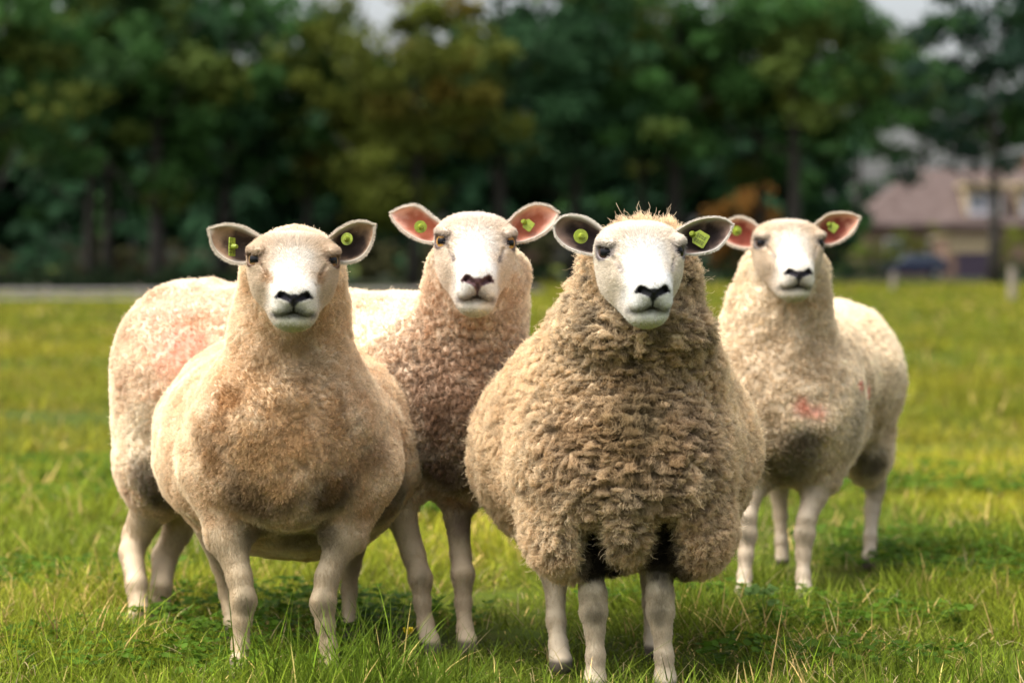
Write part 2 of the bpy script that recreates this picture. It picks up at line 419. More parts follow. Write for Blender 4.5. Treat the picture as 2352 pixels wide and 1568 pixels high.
# ------------------------------------------------------------------ background
M_BARK = nmat('bark', (.030, .026, .022), rough=.95, noise=(3, 4, (.055, .05, .04), .4, .65), bump=(6, .6, .05))
M_LEAF = nmat('tree_leaf', attr='Col', rough=.7, spec=.08, transl=.32)
def crown_mesh(seed, r, zc, rz, nclump, nleaf, size, base, var, accent=None):
    g = np.random.default_rng(seed); u = norm(g.normal(size=(nclump, 3))); q = g.random((nclump, 1)) ** .45
    cen = u * q * np.array([r, r, rz]) * (1 + .18 * g.normal(size=(nclump, 1)))
    cen[:, 2] += zc; cen[:, 2] = np.maximum(cen[:, 2], zc - rz * .95)
    cr = (.55 + .75 * g.random(nclump)) * r * .22
    li = g.integers(0, nclump, nleaf); d = norm(g.normal(size=(nleaf, 3))) * (g.random((nleaf, 1)) ** .5)
    P = cen[li] + d * cr[li][:, None] * np.array([1.25, 1.25, .8])
    nn = norm(g.normal(size=(nleaf, 3)) + [0, 0, .4]); a = norm(np.cross(nn, g.normal(size=(nleaf, 3)))); b = np.cross(nn, a)
    s = size * (.6 + .8 * g.random(nleaf))[:, None]
    V = np.stack([P - a * s, P - b * s * .55, P + a * s, P + b * s * .55], 1).reshape(-1, 3)
    F = np.arange(nleaf * 4).reshape(-1, 4)
    cc = np.array(base) * (1 + var * g.normal(size=(nclump, 1)) * .6)
    if accent is not None:
        k = (g.random((nclump, 1)) < accent[1]) * (.5 + .5 * g.random((nclump, 1))); cc = cc + (np.array(accent[0]) - cc) * k
    c = np.clip(cc[li] * (.7 + .6 * g.random((nleaf, 1))), .004, .5)
    return V, F, np.repeat(c, 4, axis=0)
def trunk_mb(seed, h, r0, spread, nl=7, first=.35, limb=1.0):
    g = random.Random(seed); mb = MB(); pts = []; x = y = 0
    for i in range(7):
        pts.append((x, y, h * i / 6)); x += g.uniform(-.12, .12); y += g.uniform(-.12, .12)
    mb.tube(pts, [r0 * (1.35 if i == 0 else 1) * (1 - .85 * i / 6) for i in range(7)], 10)
    for k in range(nl):
        t = first + (1 - first) * .85 * k / nl; z = h * t; a = k * 2.4 + g.random(); L = spread * limb * (1.05 - .5 * t) * g.uniform(.7, 1)
        i = min(int(t * 6), 5); bx, by = pts[i][0], pts[i][1]
        mid = (bx + math.cos(a) * L * .5, by + math.sin(a) * L * .5, z + L * .28); e = (bx + math.cos(a) * L, by + math.sin(a) * L, z + L * .62)
        mb.tube([(bx, by, z), mid, e], [r0 * .42 * (1 - t * .5), r0 * .25 * (1 - t * .5), r0 * .08], 6)
    return mb
def tree(name, px, d, h, r, z0, seed, label, base, accent=None, nleaf=7000, nclump=70, tr=.24, size=.2, cat='tree', group='trees along the far side of the field', var=.35):
    root = empty(name, ground(px, d), seed); tag(root, label, cat, group)
    zc, rz = (h + z0) / 2, (h - z0) / 2
    trunk_mb(seed, h * .85, tr, r, first=max(.2, z0 / h)).build('trunk', M_BARK, root, smooth=True)
    V, F, c = crown_mesh(seed, r, zc, rz, nclump, nleaf, size, base, var, accent)
    mesh_np('crown', V, F, M_LEAF, root, c, smooth=False)
DG = (.040, .098, .024); DG2 = (.036, .088, .036); OL = (.10, .12, .02); YG = (.10, .125, .022); TEAL = (.032, .078, .036)
AM = (.15, .115, .02)
tree('broadleaf_tree', -30, 78, 14, 4.2, 3.0, 1, 'dark tree whose trunk stands at the left edge of the field', DG, (OL, .3), tr=.34)
tree('broadleaf_tree', 214, 92, 13.5, 4.0, 3.4, 2, 'dark green tree with a slim trunk, left one of a close pair', DG2, (YG, .12))
tree('broadleaf_tree', 247, 95, 13.5, 4.2, 3.6, 3, 'dark green tree with a slim trunk, right one of a close pair', DG, (YG, .15))
tree('broadleaf_tree', 362, 90, 13.0, 4.0, 3.2, 4, 'dark tree with a short thick trunk above the white tape fence', DG, (YG, .25), tr=.30)
tree('broadleaf_tree', 508, 94, 13.2, 3.8, 3.2, 5, 'dark green tree behind the front left sheep head, leaning trunk', DG2, (DG, .3), tr=.30)
tree('broadleaf_tree', 705, 96, 11.7, 3.9, 2.4, 6, 'leafy green tree whose top leaves a gap of white sky', DG, (YG, .3))
tree('autumn_tree', 950, 92, 13.5, 4.0, 1.0, 7, 'olive and amber autumn tree with foliage hanging almost to the ground', OL, (AM, .16), nleaf=9000, size=.18)
tree('broadleaf_tree', 1155, 96, 14.0, 3.9, 4.2, 8, 'dark tree with a straight trunk behind the two middle heads', DG2, (OL, .22), tr=.32)
tree('broadleaf_tree', 1318, 100, 14.5, 4.2, 3.8, 9, 'dark green tree behind the left ear of the thick-fleeced sheep', DG2, (OL, .15), tr=.26)
tree('broadleaf_tree', 1480, 104, 14.8, 4.0, 4.0, 10, 'dark tree with a slim trunk above the crown of the thick-fleeced sheep', DG2, (OL, .15), tr=.22)
tree('broadleaf_tree', 1548, 100, 14.6, 4.2, 4.0, 11, 'dark tree with a stout trunk behind the thick-fleeced sheep', DG, (YG, .2), tr=.36)
tree('broadleaf_tree', 1745, 104, 14.8, 4.4, 4.4, 12, 'green tree with a slim trunk in front of the orange bush', DG, (YG, .35), nleaf=6500)
tree('broadleaf_tree', 1828, 100, 14.2, 4.4, 5.0, 13, 'tall green tree with a dark trunk behind the far right sheep', DG, (OL, .45), nleaf=6000, tr=.32)
tree('broadleaf_tree', 1975, 172, 19.0, 5.6, 8.5, 14, 'green tree with thin lower foliage rising behind the left end of the house', DG, (YG, .3), nleaf=5200, tr=.3, size=.3)
tree('broadleaf_tree', 2285, 96, 13.2, 3.6, 4.2, 15, 'thin dark tree with many sky gaps before the house', (.020, .045, .028), (DG, .3), nleaf=4600, nclump=60, tr=.26)
tree('broadleaf_tree', 2125, 176, 16.6, 4.8, 8.4, 18, 'small airy tree with white sky above it, over the house roof', DG, (OL, .3), nleaf=3000, nclump=50, tr=.25, size=.3)
tree('broadleaf_tree', 2440, 98, 14.5, 3.6, 3.8, 16, 'dark tree at the right edge of the field', DG2, (OL, .15), nleaf=4200)
tree('orange_bush', 1725, 112, 4.4, 2.3, .4, 17, 'round orange autumn bush between tree trunks', (.20, .10, .022), None, 3200, 40, .08, .14, 'bush', None, .2)
# the wood behind, one mass
WV, WF, WC = [], [], []; o_ = 0
g = np.random.default_rng(3)
for px in range(-420, 1930, 55):
    d = 122 + 14 * g.random(); hh = (12.2 if px < 1750 else 9.0) + 1.3 * g.random() - (2.2 if 540 < px < 900 else 0)
    V, F, c = crown_mesh(1000 + px, 3.0, hh / 2 + .2, hh / 2, 50, 2600, .36, np.array(TEAL) * (1 + .25 * g.normal()), .35, (DG, .25))
    V = V + np.array(ground(px, d)); WV.append(V); WF.append(F + o_); WC.append(c); o_ += len(V)
for px in range(-300, 1900, 40):
    d = 112 + 6 * g.random(); V, F, c = crown_mesh(5000 + px, 1.5, .9, 1.0 + .5 * g.random(), 10, 420, .16, (.05, .05, .02) if g.random() < .5 else TEAL, .4, ((.09, .055, .045), .12))
    V = V + np.array(ground(px, d)); WV.append(V); WF.append(F + o_); WC.append(c); o_ += len(V)

for px in range(-200, 640, 30):
    d = 83 + 6 * g.random(); V, F, c = crown_mesh(9000 + px, .9, .28, .38 + .2 * g.random(), 8, 260, .10, (.022, .038, .016), .4)
    V[:, 2] = np.maximum(V[:, 2], 0)
    V = V + np.array(ground(px, d)); WV.append(V); WF.append(F + o_); WC.append(c); o_ += len(V)
for px in range(1880, 2080, 30):
    V, F, c = crown_mesh(400 + px, 1.8, 3.4, 3.4 + g.random(), 30, 1500, .3, TEAL, .35, (DG, .4))
    V = V + np.array(ground(px, 186)); WV.append(V); WF.append(F + o_); WC.append(c); o_ += len(V)
tag(mesh_np('woodland', np.concatenate(WV), np.concatenate(WF), M_LEAF, None, np.concatenate(WC), smooth=False), kind='stuff')
# road behind the field
M_ROAD = nmat('road_surface', (.06, .050, .050), rough=1, spec=.03, noise=(.8, 4, (.06, .052, .052), .4, .7))
rd = [(-60, 55), (-6, 64), (30, 112), (80, 126), (80, 134), (30, 119), (-8, 80), (-60, 74)]
tag(mesh_np('road', [(x, y, .012) for x, y in rd], [(0, 1, 6, 7), (1, 2, 5, 6), (2, 3, 4, 5)], M_ROAD), kind='structure')

M_FLOOR = nmat('forest_soil', (.030, .030, .018), rough=1, spec=.05, noise=(.6, 4, (.018, .028, .012), .4, .6))
ff = [(-90, 81), (-12, 84), (22, 108), (75, 110), (95, 240), (-110, 240)]
tag(mesh_np('forest_floor', [(x, y, .008) for x, y in ff], [(0, 1, 4, 5), (1, 2, 3, 4)], M_FLOOR), kind='structure')
# white tape fence at the left
M_TAPE = nmat('fence_tape', (.36, .33, .33), rough=.9, spec=.05); M_POST = nmat('wood_post', (.30, .25, .21), rough=.9, noise=(20, 4, (.2, .16, .13), .4, .7))
fr = empty('tape_fence', ground(200, 52)); tag(fr, 'low white tape fence on thin posts along the left side of the field', 'fence')
x0, x1 = -14.0, -2.0
for k in range(7):
    mb = MB(); x = (x0 + (x1 - x0) * k / 6) - fr.location.x; mb.tube([(x, 0, 0), (x, 0, .40)], [.022, .018], 8); mb.build('post', M_POST, fr)
for z in (.12, .285):
    mb = MB(); mb.box(((x0 + x1) / 2 - fr.location.x, -.03, z), (x1 - x0, .006, .05)); mb.build('tape', M_TAPE, fr)
for px, d, h, lb in ((2325, 56, .75, 'weathered wooden field post near the right edge of the picture'), (2052, 78, .55, 'short pale wooden post in the field in front of the parked car')):
    mb = MB(); x, y, _ = ground(px, d); mb.box((x, y, h / 2), (.13, .13, h), .3); mb.add([(x, y, h + .05)], []); o = mb.build('field_post', M_POST, bevel=.012); tag(o, lb, 'post', 'wooden posts in the field')

# house
M_ROOF = nmat('roof_tiles', (.115, .088, .080), rough=1, spec=.05, noise=(1.2, 5, (.07, .05, .045), .35, .7), bump=(8, .5, .03))
M_BRICK = nmat('house_brick', (.15, .10, .07), rough=1, spec=.05, noise=(3, 5, (.18, .12, .09), .4, .6))
M_CREAMW = nmat('cream_boards', (.34, .27, .16), rough=.7); M_WHITE = nmat('white_frame', (.42, .40, .43), rough=.5)
M_GLASS = nmat('window_glass', (.10, .12, .14), rough=.08, spec=.6); M_DARKD = nmat('garage_dark', (.035, .025, .04), rough=.6)
hx, hy, _ = ground(2230, 160); hr = empty('house', (hx, hy, 0)); tag(hr, 'long low house with a mauve brown hipped roof and dormer windows', 'house')
a0, a1, dp, ez, rz_ = -7.0, 13.0, 9.0, 3.5, 7.3
mb = MB(); mb.box(((a0 + a1) / 2, dp / 2, ez / 2), (a1 - a0, dp, ez)); mb.build('wall', M_BRICK, hr)
mb = MB(); e = .5
mb.add([(a0 - e, -e, ez), (a1 + e, -e, ez), (a1 + e, dp + e, ez), (a0 - e, dp + e, ez), (a0 + 3.8, dp / 2, rz_), (a1 - 3.8, dp / 2, rz_), (a0 - e, -e, ez - .18), (a1 + e, -e, ez - .18), (a1 + e, dp + e, ez - .18), (a0 - e, dp + e, ez - .18)],
       [(0, 1, 5, 4), (1, 2, 5), (2, 3, 4, 5), (3, 0, 4), (9, 8, 7, 6), (6, 7, 1, 0), (7, 8, 2, 1), (8, 9, 3, 2), (9, 6, 0, 3)])
rf = mb.build('roof', M_ROOF, hr)
mb = MB(); mb.box((4.5, dp / 2 + .2, 7.6), (.7, .7, 1.5)); mb.build('chimney', M_BRICK, rf)
for x in (.9, 4.4):
    mb = MB(); mb.box((x, 1.35, 5.0), (2.5, 2.5, 1.9)); dm = mb.build('dormer', M_CREAMW, hr)
    mb = MB(); mb.box((x, 1.1, 6.1), (2.9, 3.2, .32)); mb.build('dormer_roof', M_CREAMW, dm)
    mb = MB(); mb.box((x, .06, 4.75), (2.2, .08, 1.35)); mb.build('window_frame', M_WHITE, dm)
    mb = MB()
    for s in (-.52, .52): mb.box((x + s, .0, 4.95), (.8, .05, .75))
    mb.build('pane', M_GLASS, dm)
for x in (-5, -2.2, 6.5, 9.5):
    mb = MB(); mb.box((x, -.03, 1.9), (1.5, .10, 1.3)); w = mb.build('window', M_WHITE, hr)
    mb = MB(); mb.box((x, -.09, 1.9), (1.28, .04, 1.08)); mb.build('pane', M_GLASS, w)
gxx, gyy, _ = ground(2228, 151); gr = empty('garage', (gxx, gyy, 0)); tag(gr, 'small flat-roofed garage with a cream header board and dark open door', 'garage')
mb = MB(); mb.box((0, 2.5, 1.25), (2.9, 5, 2.5)); mb.build('wall', M_BRICK, gr)
mb = MB(); mb.box((0, -.06, 2.05), (2.7, .08, .85)); mb.build('header_board', M_CREAMW, gr)
mb = MB(); mb.box((.15, -.05, .80), (2.0, .06, 1.6)); mb.build('door', M_DARKD, gr)
mb = MB(); mb.box((0, 2.4, 2.58), (3.2, 5.5, .14)); mb.build('roof', M_CREAMW, gr)

# shrubs and hedges in front of the house
def shrub(px, d, r, h, col, label, seed, n=900, cat='shrub'):
    root = empty('garden_shrub', ground(px, d)); tag(root, label, cat, 'shrubs around the house')
    V, F, c = crown_mesh(seed, r, h / 2, h / 2, 24, n, .13, col, .3); V[:, 2] = np.maximum(V[:, 2], 0)
    mesh_np('foliage', V, F, M_LEAF, root, c, smooth=False); trunk_mb(seed, h * .6, .06, r * .6, 5).build('stem', M_BARK, root)
for i, (px, d, r, h, col, lb) in enumerate((
    (1935, 152, 1.7, 3.1, (.09, .12, .02), 'yellow green shrub against the left corner of the house'),
    (1995, 156, 1.6, 2.9, (.07, .085, .02), 'olive shrub by the house wall left of the parked car'),
    (2070, 157, 1.9, 3.0, (.10, .12, .015), 'bright green shrub against the house wall behind the car'),
    (2135, 157, 1.7, 3.2, (.09, .10, .015), 'green shrub under the eaves just left of the garage'),
    (2330, 154, 1.6, 3.2, (.13, .15, .02), 'yellow green shrub on the right of the garage'),
    (2400, 154, 1.9, 2.8, (.06, .09, .02), 'dark green shrub by the house at the right edge'))): shrub(px, d, r, h, col, lb, 60 + i)
mb_ = []; V, F, c = [], [], []; o_ = 0
hr2 = empty('clipped_hedge', ground(1960, 146)); tag(hr2, 'low dark clipped hedge left of the parked car', 'hedge', 'hedges along the garden')
V, F, c = crown_mesh(80, 2.1, .5, .5, 40, 1500, .1, (.022, .045, .018), .25); V[:, 2] = np.clip(V[:, 2], 0, 1.0); V[:, 1] *= .3; mesh_np('foliage', V, F, M_LEAF, hr2, c, smooth=False)
hr3 = empty('clipped_hedge', ground(2390, 147)); tag(hr3, 'low dark clipped hedge right of the garage door', 'hedge', 'hedges along the garden')
V, F, c = crown_mesh(81, 2.6, .5, .5, 40, 1500, .1, (.022, .045, .018), .25); V[:, 2] = np.clip(V[:, 2], 0, 1.0); V[:, 1] *= .3; mesh_np('foliage', V, F, M_LEAF, hr3, c, smooth=False)

# parked car, seen from its side
M_CAR = nmat('dark_blue_paint', (.006, .009, .030), rough=.45, spec=.3, coat=.15); M_TYRE = nmat('tyre_rubber', (.015, .015, .015), rough=.8)
M_CGL = nmat('car_glass', (.07, .09, .12), rough=.12, spec=.7); M_RIM = nmat('wheel_rim', (.30, .30, .32), rough=.3, metal=.8)
cr_ = empty('parked_car', ground(2097, 148)); tag(cr_, 'dark blue parked car seen from the side in front of the house', 'car')
body = [(-2.12, .38), (-2.14, .62), (-2.02, .80), (-1.15, .94), (1.85, .98), (2.08, .90), (2.14, .60), (2.10, .36), (1.72, .30), (1.66, .52), (1.50, .66), (1.30, .70), (1.10, .66), (.95, .52), (.90, .30), (-.92, .28), (-.97, .52), (-1.12, .66), (-1.32, .70), (-1.52, .66), (-1.67, .52), (-1.72, .30)]
mb = MB(); mb.prism(body, -.86, .86); bd = mb.build('body', M_CAR, cr_, bevel=.03)
mb = MB(); top = [(-1.05, .93), (-.30, 1.40), (.1, 1.47), (1.05, 1.45), (1.62, 1.30), (1.88, .97)]
mb.prism(top, -.70, .70); mb.build('cabin', M_CGL, cr_, bevel=.04)
mb = MB(); mb.prism([(-.32, 1.39), (.1, 1.465), (1.05, 1.445), (1.60, 1.30), (1.56, 1.34), (1.05, 1.50), (.08, 1.515), (-.34, 1.43)], -.72, .72); mb.build('roof', M_CAR, cr_)
for x, w in ((-.34, .07), (.42, .08), (1.18, .09)):
    mb = MB(); mb.box((x, -.715, 1.18), (w, .04, .52)); mb.build('window_pillar', M_CAR, cr_)
for x in (-1.32, 1.30):
    for s in (-1, 1):
        mb = MB(); mb.tube([(x, s * .66, .33), (x, s * .68, .33), (x, s * .84, .33), (x, s * .86, .33)], [.29, .33, .33, .29], 28); wl = mb.build('wheel', M_TYRE, cr_)
        mb = MB(); mb.tube([(x, s * .80, .33), (x, s * .875, .33)], [.20, .19], 20); mb.build('rim', M_RIM, wl)
for x, nm, cl in ((-2.09, 'headlight', (.6, .6, .62)), (2.09, 'tail_light', (.4, .02, .02))):
    for s in (-1, 1):
        mb = MB(); mb.box((x, s * .66, .70), (.14, .30, .14)); mb.build(nm, nmat(nm, cl, rough=.2), cr_, bevel=.02)
for s in (-1, 1):
    mb = MB(); mb.box((-.62, s * .92, 1.02), (.12, .16, .12)); mb.build('wing_mirror', M_CAR, cr_, bevel=.03)
# ------------------------------------------------------------------ sheep
M_SKIN = nmat('sheep_skin', attr='Col', rough=.75, spec=.25, bump=(260, .35, .002))
M_WOOL = nmat('sheep_wool_base', attr='Col', rough=.95, spec=.05, bump=(160, .6, .004))
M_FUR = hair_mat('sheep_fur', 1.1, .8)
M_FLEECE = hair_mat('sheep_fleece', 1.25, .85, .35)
M_EYE = nmat('eye_gloss', attr='Col', rough=.22, spec=.22)
M_TAG = nmat('ear_tag_plastic', (.26, .32, .03), rough=.42, spec=.4, noise=(180, 2, (.17, .22, .02), .4, .7))
M_TAGPIN = nmat('ear_tag_pin', (.21, .26, .02), rough=.4, spec=.4)
M_INK = nmat('ear_tag_print', (.05, .06, .01), rough=.6)

def head_local(P, hd):
    q = (P - hd['o']) @ hd['R'] / (hd['s'] * hd['sc'])      # columns of R are the u,v,w axes
    return q
def head_world(q, hd): return (np.asarray(q) * hd['s'] * hd['sc']) @ hd['R'].T + hd['o']

EYE_N = norm(np.array([.76, .04, .65])); EYE_P = np.array([.0800, .000, .014])
def head_sdf(q, hd):
    """q in the head frame: u right, v up, w out of the face, metres for a head 15 cm across the eyes"""
    a = q.copy(); a[:, 0] = np.abs(a[:, 0])
    d = s_ell(a, np.array([0, .002, -.055]), (.083, .050, .085))
    d = smin(d, s_ell(a, np.array([.034, .012, -.02]), (.054, .036, .050)), .03)
    # the wedge of the face, wider than deep
    b = q.copy(); b[:, 0] *= .80
    d = smin(d, s_cone(b, (0, -.010, -.015), (0, -.082, .084), .062, .037), .03)
    b = q.copy(); b[:, 0] *= .86
    d = smin(d, s_cone(b, (0, -.012, .014), (0, -.072, .102), .034, .028), .024)   # nose bridge
    d = smin(d, s_ell(a, np.array([.050, -.042, -.02]), (.038, .054, .062)), .028)  # cheeks
    b = q.copy(); b[:, 0] *= .84
    d = smin(d, s_cone(b, (0, -.075, -.03), (0, -.122, .050), .060, .040), .026)    # jaw
    d = smin(d, s_ell(a, np.array([.074, .0215, .005]), (.022, .0125, .031)), .008)  # brow
    d = smin(d, s_ell(a, np.array([.066, -.016, .018]), (.013, .011, .018)), .014) # under the eye
    d = smin(d, s_ell(a, np.array([0, -.086, .104]), (.036, .024, .026)), .018)    # nose
    d = smin(d, s_ell(a, np.array([.021, -.107, .092]), (.025, .023, .029)), .012) # upper lip
    d = smin(d, s_ell(a, np.array([0, -.137, .076]), (.036, .023, .032)), .014)    # chin
    n = EYE_N; t = norm(np.cross([0, 1, .0], n)); t = norm(t + np.array([0, .30, 0])); up = np.cross(n, t)
    rot = np.stack([t, up, n], 1)
    e = EYE_P
    d = smin(d, s_ell(a, e - n * .004, (.024, .019, .017), rot), .010)
    d = smax(d, -s_ell(a, e + n * .010, (.0215, .0140, .015), rot), .0025)
    # corner gland, nostrils, the split of the lip and the mouth
    d = smax(d, -s_cone(a, (.064, -.012, .040), (.052, -.036, .058), .0032, .0022), .006)
    d = smax(d, -s_cone(a, (.0115, -.0885, .1325), (.024, -.080, .1255), .0052, .0062), .005)
    d = smax(d, -s_cone(a, (.024, -.080, .1255), (.031, -.087, .113), .0055, .003), .004)
    d = smax(d, -s_cone(a, (0, -.093, .132), (0, -.118, .124), .0018, .0024), .005)
    d = smax(d, -s_cone(a, (0, -.1185, .123), (.014, -.1245, .119), .0026, .0030), .005)
    d = smax(d, -s_cone(a, (.014, -.1235, .119), (.028, -.129, .105), .0024, .0010), .005)
    return d

def seg2(p, a, b, ra=0, rb=0):
    a = np.array(a); b = np.array(b); ab = b - a
    t = np.clip(((p - a) @ ab) / (ab @ ab), 0, 1)
    return np.linalg.norm(p - a - t[:, None] * ab, axis=1) - (ra + (rb - ra) * t)

def head_color(q, hd):
    n = len(q); a = q.copy(); a[:, 0] = np.abs(a[:, 0]); uv = a[:, :2]
    col = np.tile(np.array(hd['face']) * .93, (n, 1))
    warm = np.array(hd['warm']) * np.array([.97, .92, .86])
    k = smooth(.3, .85, fbm(q * 30, 3, 3) * .35 + .45 + .5 * smooth(.03, .075, a[:, 0]) - .25 * smooth(-.02, -.07, q[:, 1]) * smooth(.06, .02, a[:, 0]))
    col += (warm - col) * (k * .75)[:, None]
    k = smooth(.01, .045, q[:, 1]) * .55 * smooth(.02, .0, np.abs(q[:, 1] - .03) - .02)
    col += (warm - col) * k[:, None]
    k = smooth(-.138, -.155, q[:, 1]) * .6                               # chin turning olive towards its lower edge
    col += (np.array([.42, .40, .24]) - col) * k[:, None]
    fr = smooth(.03, .06, q[:, 2])
    def paint(dist, w, c, s=1.0, m=None):
        nonlocal col
        k = smooth(w, -w * .3, dist) * s * (fr if m is None else m)
        col = col + (np.array(c) - col) * k[:, None]
    # tear gland, eye rim
    nz = fbm(q * 120, 9, 2) * .004
    paint(seg2(uv, (.068, -.006), (.052, -.040), .0015, .0030) + nz, .005, hd['gland'], hd.get('gl', .8))
    if 'patch' in hd: paint(np.linalg.norm((uv - [.054, -.040]) * [1, .6], axis=1) - .008 + nz * 2, .008, hd['patch'], .8)
    de = np.linalg.norm((a - EYE_P) * np.array([.8, 1.15, .8]), axis=1)
    paint(de - .0205 + nz * .5, .004, (.05, .036, .033), .97, np.ones(n))
    paint(de - .0255 - .25 * (q[:, 1] - .004) + nz, .008, np.array(hd['gland']) * 1.3, .45, np.ones(n))
    # grey shading of the lips
    lip = np.array(hd['lip'])
    paint(np.linalg.norm((uv - [.0, -.116]) * [1, 1.5], axis=1) - .014 + nz, .024, lip, .75)
    paint(seg2(uv, (0, -.121), (.036, -.127), .005, .002) + nz, .013, lip * .55, .85)
    # the nose
    blk = np.array(hd['nose'])
    paint(seg2(uv, (.006, -.0895), (.025, -.0810), .0068, .0088) + nz * .5, .0034, blk)
    paint(seg2(uv, (.026, -.080), (.034, -.085), .0064, .0036) + nz * .5, .003, blk)
    paint(seg2(uv, (0, -.089), (0, -.100), .0100, .0046) + nz * .5, .004, blk)
    paint(seg2(uv, (0, -.099), (0, -.118), .0016, .0018), .0026, blk * .8)
    paint(seg2(uv, (0, -.1190), (.013, -.1235), .0036, .0022) + nz * .3, .0030, (.02, .016, .016))
    paint(seg2(uv, (.013, -.1235), (.027, -.1285), .0016, .0001), .0028, (.10, .085, .075), .8)
    return np.clip(col, .004, 1)

def spline(pts, n):
    """Catmull-Rom through 3-D points"""
    P = np.array(pts, float); P = np.vstack([2 * P[0] - P[1], P, 2 * P[-1] - P[-2]])
    m = len(P) - 3; out = []
    for x in np.linspace(0, m - 1e-6, n):
        i = int(x); t = x - i; a, b, c, d = P[i:i + 4]
        out.append(.5 * ((2 * b) + (c - a) * t + (2 * a - 5 * b + 4 * c - d) * t * t + (3 * b - a - 3 * c + d) * t ** 3))
    return np.array(out)

def ear_mesh(up, lo, d, hd, side, inner, deep):
    """a cupped leaf between an upper and a lower edge; returns V, F, colour, rim mask"""
    n, m = 26, 17
    k = len(up); bx, by = (up[0][0] + lo[0][0]) / 2, (up[0][1] + lo[0][1]) / 2
    up = [(bx + (x - bx) * .965, by + (y - by) * .94) for x, y in up]; lo = [(bx + (x - bx) * .965, by + (y - by) * .94) for x, y in lo]
    U = spline([W(x, y, d - .012 + .018 * i / (k - 1)) for i, (x, y) in enumerate(up)], n)
    L = spline([W(x, y, d - .022 + .028 * i / (k - 1)) for i, (x, y) in enumerate(lo)], n)
    s = np.linspace(0, 1, n)[:, None, None]; t = np.linspace(0, 1, m)[None, :, None]
    base = U[:, None] * (1 - t) + L[:, None] * t
    cup = (1 - (2 * t - 1) ** 2) ** .8 * (.030 * np.sin(np.pi * np.clip(s * .62 + .30, 0, 1)) ** 1.0) * (1 - s ** 3) ** .6
    inn = base + cup * np.array([0, 1., -.15])
    wid = np.linalg.norm(U - L, axis=1)[:, None, None]
    th = (.0028 + .0045 * (1 - s)) * np.minimum(1, .25 + 3 * (1 - np.abs(2 * t - 1)))
    out = inn + np.array([0, 1., 0]) * th + np.where(t < .5, 1, -1) * np.array([0, 0, .0012])
    V = np.concatenate([inn.reshape(-1, 3), out.reshape(-1, 3)])
    F = []; N = n * m
    for i in range(n - 1):
        for j in range(m - 1):
            a = i * m + j
            q = (a, a + 1, a + m + 1, a + m)
            F.append(q if side < 0 else q[::-1]); q = tuple(x + N for x in q); F.append(q[::-1] if side < 0 else q)
        for j in (0, m - 1):
            a = i * m + j; q = (a, a + m, a + m + N, a + N)
            F.append(q)
    for j in range(m - 1):
        for i in (0, n - 1):
            a = i * m + j; F.append((a, a + 1, a + 1 + N, a + N))
    F = np.array(F)
    face = np.array(hd['face']) * np.array([.84, .80, .74])
    S = np.broadcast_to(s, (n, m, 1)).reshape(-1, 1); T = np.broadcast_to(t, (n, m, 1)).reshape(-1, 1)
    rim = np.clip(np.minimum(np.minimum(T, 1 - T) * 2, (1 - S) * 1.3) * 2.2, 0, 1)
    g = fbm(inn.reshape(-1, 3) * 70, 5, 3)[:, None]
    ci = np.array(inner) * (1 + .35 * g) ; dp = np.array(deep)
    kd = smooth(.56, .20, np.hypot((S - .28) * .85, (T - .52) * .75) - .2 * g)
    ci = ci + (dp - ci) * kd
    furin = np.clip(.95 - 2.8 * rim + .3 * g, 0, 1)
    ci = ci + (face - ci) * furin
    ci = ci + (face * .9 - ci) * smooth(.14, .02, S)
    col = np.concatenate([ci, np.tile(face * .9, (N, 1))])
    fm = np.concatenate([np.clip(1.1 - rim[:, 0], .06, 1), np.ones(N) * .8])
    return V, F, np.clip(col, .005, 1), fm

def hairs(ip_pos, ip_nrm, L, g, K=5, gravity=.3, wild=.3, comb=None):
    n = len(ip_pos)
    d = norm(ip_nrm + wild * g.normal(size=(n, 3)) * .5 + (0 if comb is None else comb))
    t = np.linspace(0, 1, K)
    P = ip_pos[:, None] + d[:, None] * (L[:, None] * t)[..., None]
    P[:, :, 2] -= gravity * L[:, None] * t ** 2
    return P

